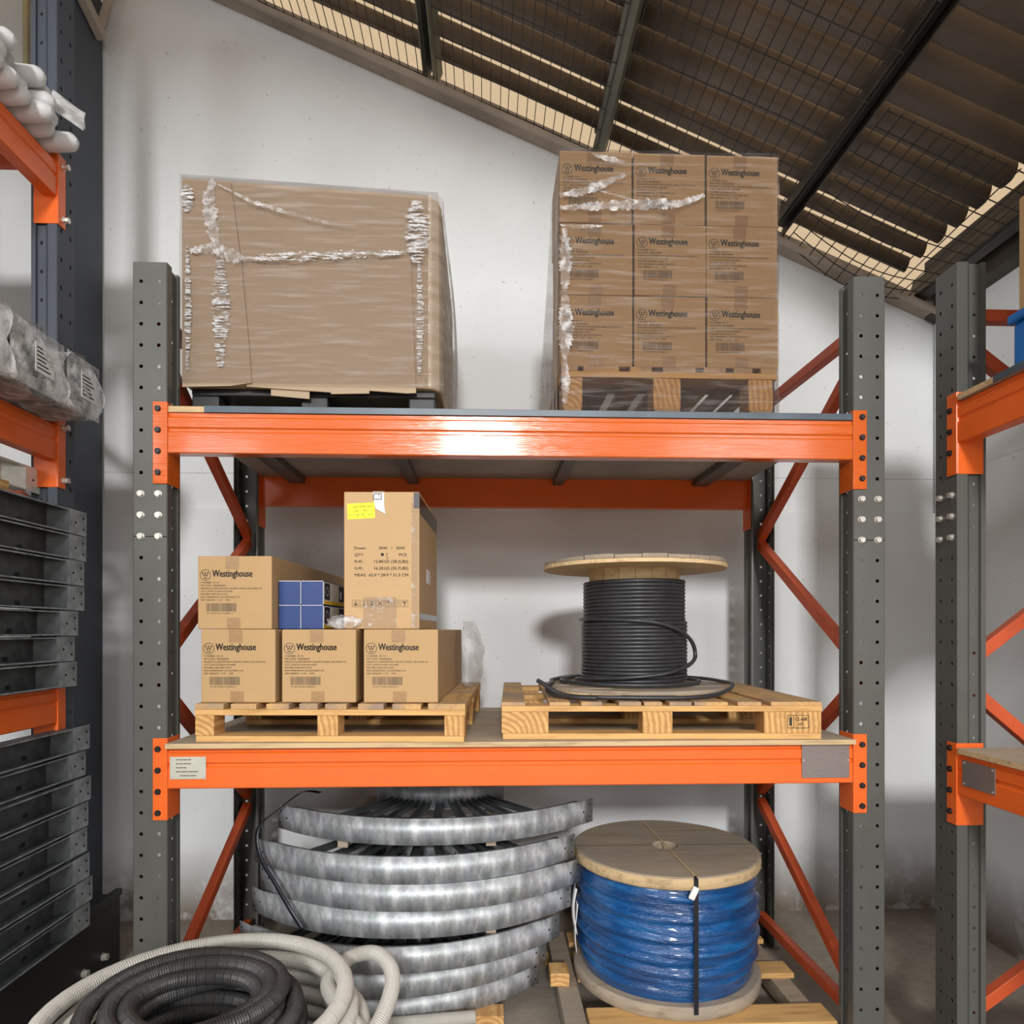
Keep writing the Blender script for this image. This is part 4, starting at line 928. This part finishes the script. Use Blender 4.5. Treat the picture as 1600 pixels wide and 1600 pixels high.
# strap hanging on the trays
pts = smooth_path([(-0.70, 2.90, 0.90), (-0.76, 2.85, 0.915), (-0.84, 2.80, 0.86), (-0.905, 2.74, 0.80), (-0.885, 2.70, 0.70), (-0.80, 2.64, 0.60), (-0.74, 2.60, 0.53), (-0.69, 2.585, 0.46)], 6)
b = MB(); vs = []
for p in pts: vs += [(p.x-0.008, p.y, p.z-0.003), (p.x+0.008, p.y, p.z+0.003)]
b.add(vs, [(2*i, 2*i+1, 2*i+3, 2*i+2) for i in range(len(pts)-1)], 0, True)
tag(b.build('strap', M['strap'], solid=0.0015), 'thin black strap hanging over the left end of the curved trays', 'strap')

# ------------------------------------------------------------------ conduit coils on the floor
def corrugated(mb, pts, r, pit=0.0075, n=14):
    pts = [Vector(p) for p in pts]; acc = [0]
    for a, c in zip(pts, pts[1:]): acc.append(acc[-1]+(c-a).length)
    tot = acc[-1]; step = pit/2; cnt = int(tot/step); out = []; k = 0
    for i in range(cnt):
        s_ = i*step
        while k < len(acc)-2 and acc[k+1] < s_: k += 1
        out.append(pts[k].lerp(pts[k+1], (s_-acc[k])/max(1e-9, acc[k+1]-acc[k])))
    mb.tube(out, r, n, rf=lambda i: r if i % 2 else r*0.90, smooth=False)
def coil(cx, cy, turns, rfn, zfn, cfn, nper=40, phase=0.0):
    P_ = []
    for i in range(int(turns*nper)+1):
        t = i/nper; a = 2*PI*t+phase; c = cfn(t); r_ = rfn(t); P_.append((cx+c[0]+r_*math.cos(a), cy+c[1]+r_*math.sin(a), zfn(t)))
    return P_
rs = random.Random(12)
jr = [rs.uniform(-0.02, 0.02) for _ in range(40)]
def lerpj(t, J): k = int(t); return J[k]*(1-(t-k))+J[k+1]*(t-k)
wc = thing('conduit_coil', 'big loose coil of pale grey corrugated conduit on the floor', 'conduit coil', (-0.8, 2.0, 0))
def cw(t): return ((0.10 if t < 7 else 0.10-0.08*min(1, (t-7)/2))+lerpj(t, jr)*0.6, lerpj(t+13, jr)*0.5-(0.03 if t < 7 else 0))
P_ = coil(-0.04, 0.0, 9.93, lambda t: 0.385+lerpj(t+5, jr)*0.8+(0.02 if t > 9 else 0), lambda t: 0.027+0.051*t+0.012*math.sin(2*PI*t+0.8)*min(1, t), cw, phase=R(-60))
b = MB(); corrugated(b, P_, 0.0255); b.build('conduit_tube', M['conduit'], wc)
P_ = [Vector((x-(-0.8), y-2.0, z)) for x, y, z in ((-0.62, 1.78, 0.30), (-0.50, 1.86, 0.36), (-0.41, 2.02, 0.42), (-0.40, 2.20, 0.46), (-0.47, 2.31, 0.48), (-0.56, 2.30, 0.47), (-0.60, 2.17, 0.455), (-0.53, 2.03, 0.45), (-0.44, 1.93, 0.40), (-0.385, 1.80, 0.28), (-0.37, 1.72, 0.14), (-0.36, 1.66, 0.03))]
b = MB(); corrugated(b, smooth_path([tuple(p+Vector((0.095, 0.03, 0.0))) for p in P_], 10), 0.0255); b.build('conduit_tube', M['conduit'], wc)
kc = thing('conduit_coil', 'tight coil of black corrugated conduit inside the pale coil', 'conduit coil', (-0.80, 1.91, 0))
layers = []
P_ = []
tt = 0
zc = 0.026
for lay in range(12):
    seq = (0.262, 0.21, 0.155) if lay % 2 == 0 else (0.17, 0.225, 0.268)
    for r_ in seq:
        layers.append((r_+rs.uniform(-0.018, 0.012), zc, rs.uniform(-0.016, 0.016), rs.uniform(-0.016, 0.016)))
    zc += 0.0495
layers = [l for l in layers if l[1] > 0.30 or l[0] > 0.24]
nper = 36
for k, l in enumerate(layers[:-1]):
    q = layers[k+1]
    for i in range(nper):
        t = i/nper; a = 2*PI*t+R(-95); f_ = t*t*(3-2*t); r_ = l[0]+(q[0]-l[0])*f_
        P_.append((r_*math.cos(a)+l[2]+(q[2]-l[2])*f_, r_*math.sin(a)+l[3]+(q[3]-l[3])*f_, l[1]+(q[1]-l[1])*f_+0.006*math.sin(a*2+k)))
b = MB(); corrugated(b, P_, 0.0245, 0.007, 14); b.build('conduit_tube', M['conduit_black'], kc)
b = MB(); corrugated(b, [(-0.72, 2.535, 0.111), (-0.4, 2.555, 0.111), (-0.035, 2.595, 0.111)], 0.0255); tag(b.build('conduit_length', M['conduit']), 'straight pale conduit length lying in front of the bottom curved tray', 'conduit')

# ------------------------------------------------------------------ goods on the left rack
tr0 = None
def tray(loc, label, rz=0.0):
    global tr0
    if tr0 is not None: return dup(tr0, loc, rz, label)
    t = thing('ladder_tray', label, 'cable tray', loc, rz, 'straight ladder trays on the left rack'); tr0 = t
    L = 1.75; h = 0.101
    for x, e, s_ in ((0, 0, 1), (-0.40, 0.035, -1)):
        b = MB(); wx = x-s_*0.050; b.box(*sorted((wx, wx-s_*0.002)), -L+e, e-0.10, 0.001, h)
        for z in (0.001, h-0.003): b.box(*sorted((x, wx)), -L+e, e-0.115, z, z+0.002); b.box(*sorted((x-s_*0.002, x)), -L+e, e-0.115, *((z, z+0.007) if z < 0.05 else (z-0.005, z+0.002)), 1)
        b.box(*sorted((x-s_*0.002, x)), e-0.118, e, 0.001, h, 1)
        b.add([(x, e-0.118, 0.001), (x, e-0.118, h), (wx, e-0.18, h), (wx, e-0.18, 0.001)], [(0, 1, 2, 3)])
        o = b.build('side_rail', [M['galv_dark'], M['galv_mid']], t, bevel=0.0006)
        q = MB()
        for y, z in ((e-0.022, 0.073), (e-0.022, 0.028), (e-0.075, 0.05)): q.cyl((x+s_*0.0002, y, z), (x+s_*0.001, y, z), 0.005, 10)
        q.build('bolt_holes', M['hole'], o)
    for k in range(5): MB().box(-0.35, -0.05, -0.32-0.27*k-0.03, -0.32-0.27*k, 0.012, 0.03).build('rung', M['galv_dark'], t)
    return t
ordn = ['lowest', 'second from the bottom', 'third from the bottom', 'fourth from the bottom', 'fifth from the bottom', 'sixth from the bottom', 'topmost', 'topmost']
zt = 1.3565
xs = [0.0, -0.005, 0.008, 0.012, 0.02, 0.02, 0.022]; ye = [0.0, -0.01, 0.0, 0.04, 0.03, 0.045, 0.045]
for k in range(7):
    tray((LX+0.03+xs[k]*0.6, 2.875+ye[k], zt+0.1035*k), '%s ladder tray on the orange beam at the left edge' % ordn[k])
nz = zt+0.1035*7
for k, y in enumerate((1.6, 2.5)): tag(MB().box(LX-0.40, LX-0.02, y, y+0.05, nz, nz+0.05).build('timber_batten', M['pine_b'], bevel=0.002), ('nearer' if k == 0 else 'farther')+' timber batten on top of the ladder tray stack at the left', 'timber')
lt = tray((LX-0.075, 2.84, nz+0.0505), 'bright loose ladder tray lying above the stack, under the wrapped grey bundles')
M['galv_bright'] = simple('brightly_lit_galvanised_steel', (0.70, 0.70, 0.64), 0.45, 0.3, 0.2, 18)  # strong light on the loose tray, put into its colour
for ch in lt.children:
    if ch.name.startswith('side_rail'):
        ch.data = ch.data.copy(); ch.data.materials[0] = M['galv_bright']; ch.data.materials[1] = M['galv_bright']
zs = 0.335
low = ['lowest', 'second from the bottom', 'third from the bottom', 'fourth from the bottom', 'fourth from the top', 'third from the top', 'second from the top', 'topmost']
yo = [0.05, 0.06, 0.03, 0.03, 0.03, 0.04, 0.02, 0.04]
for k in range(8):
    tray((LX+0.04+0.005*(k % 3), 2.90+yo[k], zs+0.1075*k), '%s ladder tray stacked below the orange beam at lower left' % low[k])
sk = thing('steel_skid', 'black bolted steel skid on the floor under the lower stack of ladder trays', 'skid', (-1.738, 3.30, 0))
b = MB(); b.box(-0.967, 0, -2.3, -0.0, 0.0, 0.03); b.box(-0.012, 0, -2.3, 0, 0.03, 0.30); b.box(-0.967, -0.955, -2.3, 0, 0.03, 0.30); b.box(-0.967, 0.0, -2.3, 0, 0.30, 0.334); b.build('frame', M['black'], sk, bevel=0.004)
for y in (-0.15, -0.30): bolt(sk, 'hex_bolt', M['zinc'], (0.001, y, 0.105), 0.016, 0.022, PI/2)
MB().bar((0.0, -0.42, 0.35), (0.0, -0.01, 0.35), 0.03, 0.03).build('top_rail', M['black'], sk, bevel=0.003)
tag(MB().box(-1.66, -1.62, 1.6, 3.42, 0.0, 0.012).build('floor_rail', M['galv_dark'], bevel=0.003), 'flat steel strip on the floor along the black skid', 'rail')
# wrapped bundles
for k, (y0, y1, lab) in enumerate(((2.575, 2.785, 'grey goods in clear film on the left rack, end bundle nearest the back wall'), (2.275, 2.56, 'grey goods in clear film on the left rack, second bundle from the back'), (1.96, 2.262, 'grey goods in clear film on the left rack, third bundle, cut by photo edge'))):
    t = thing('wrapped_bundle', lab, 'bundle', (-1.57, (y0+y1)/2, 2.4105), 0, 'film-wrapped bundles on the left rack'); hw = (y1-y0)/2
    b = MB()
    for i in range(4):
        for j in range(3): b.box(-0.80, -0.012-0.01*((i+j) % 2), -hw+0.008+i*hw/2*0.97, -hw+i*hw/2*0.97+hw*0.47, 0.006+j*0.07, 0.07+j*0.07)
    b.build('packed_goods', M['bundle'], t, bevel=0.012)
    rnd = random.Random(60+k); pp = [rnd.uniform(0, 6) for _ in range(6)]
    def shell(u, v):
        a = 2*PI*u; cc, ss = math.cos(a), math.sin(a); q = (abs(cc)**6+abs(ss)**6)**(-1/6)
        return (-0.80+0.82*v+0.02*math.sin(a*3+pp[0])*v, (hw+0.004)*cc*q, 0.112+(0.111)*ss*q+0.004*math.sin(a*5+v*9+pp[1]))
    b = MB(); b.grid(shell, 40, 20)
    b.grid(lambda u, v: (0.02+0.012*math.sin(u*9+v*7+pp[2])*math.sin(u*PI)*math.sin(v*PI)+0.016*math.sin(u*PI)*math.sin(v*PI), -(hw)+2*hw*u, 0.004+0.216*v), 16, 16)
    b.build('plastic_film', film('bundle_film_%d' % k, 0.18, 0.75, (1, 1, 1), 14, 1.0, 0.42, 0.68, 0.1), t)
    if k < 2:
        lo = MB().box(0.040, 0.0412, -0.05, 0.05, 0.06, 0.16).build('label_sheet', M['paper'], t); b = MB()
        for i in range(6): b.box(0.0412, 0.0416, -0.042, 0.03-0.012*(i % 3), 0.072+0.014*i, 0.077+0.014*i)
        b.build('label_print', M['ink'], lo)
# white foam-wrapped tubes on the top level
tb0 = None; rnd = random.Random(77)
ORD = ['nearest', 'second from', 'third from', 'fourth from', 'fifth from', 'sixth from', 'seventh from', 'eighth from', 'ninth from', 'tenth from']
for lv, (ln, cnt) in enumerate((('bottom', 10), ('middle', 9), ('top', 7))):
    for k in range(cnt):                        # k = 0 lies nearest the back wall
        lab = 'white wrapped tube, %s layer on the left rack, %s the back wall' % (ln, ORD[k])
        loc = (-1.63+rnd.uniform(-0.05, 0.045)-0.012*lv, 2.735-0.079*k-0.04*lv, 3.468+0.039+0.064*lv)
        if tb0 is None:
            b = MB(); prof = [(0.0, 0.010), (-0.010, 0.024), (-0.025, 0.033), (-0.08, 0.037)]+[(-0.08-0.085*i, 0.0368+0.0012*((i % 2)*2-1)) for i in range(1, 10)]+[(-0.90, 0.034), (-0.915, 0.012)]
            b.tube([(x, 0, 0) for x, _ in prof], 0.036, 12, rf=lambda i: prof[i][1]); tb0 = tag(b.build('foam_wrapped_tube', M['white_pack'], loc=loc), lab, 'wrapped tube', 'white wrapped tubes on the left rack')
        else: dup(tb0, loc, R(rnd.uniform(-2, 2)), lab)
b = MB(); b.grid(lambda u, v: (-1.69+0.115*u-0.02*v+0.004*math.sin(v*7), 2.70+0.05*v+0.02*u+0.006*math.sin(u*6+v*4), 3.615+0.105*v-0.075*u), 14, 10)
b.grid(lambda u, v: (-1.69+0.11*u-0.02*v, 2.706+0.05*v+0.02*u+0.005*math.sin(u*11+v*7), 3.618+0.09*v-0.07*u), 14, 10)
tag(b.build('plastic_scrap', film('grey_clear_film', 0.3, 0.65, (1, 1, 1), 22, 0.9, 0.4, 0.7, 0.15), solid=0.0006), 'loose flat clear film sticking out over the white wrapped tubes', 'plastic wrap')
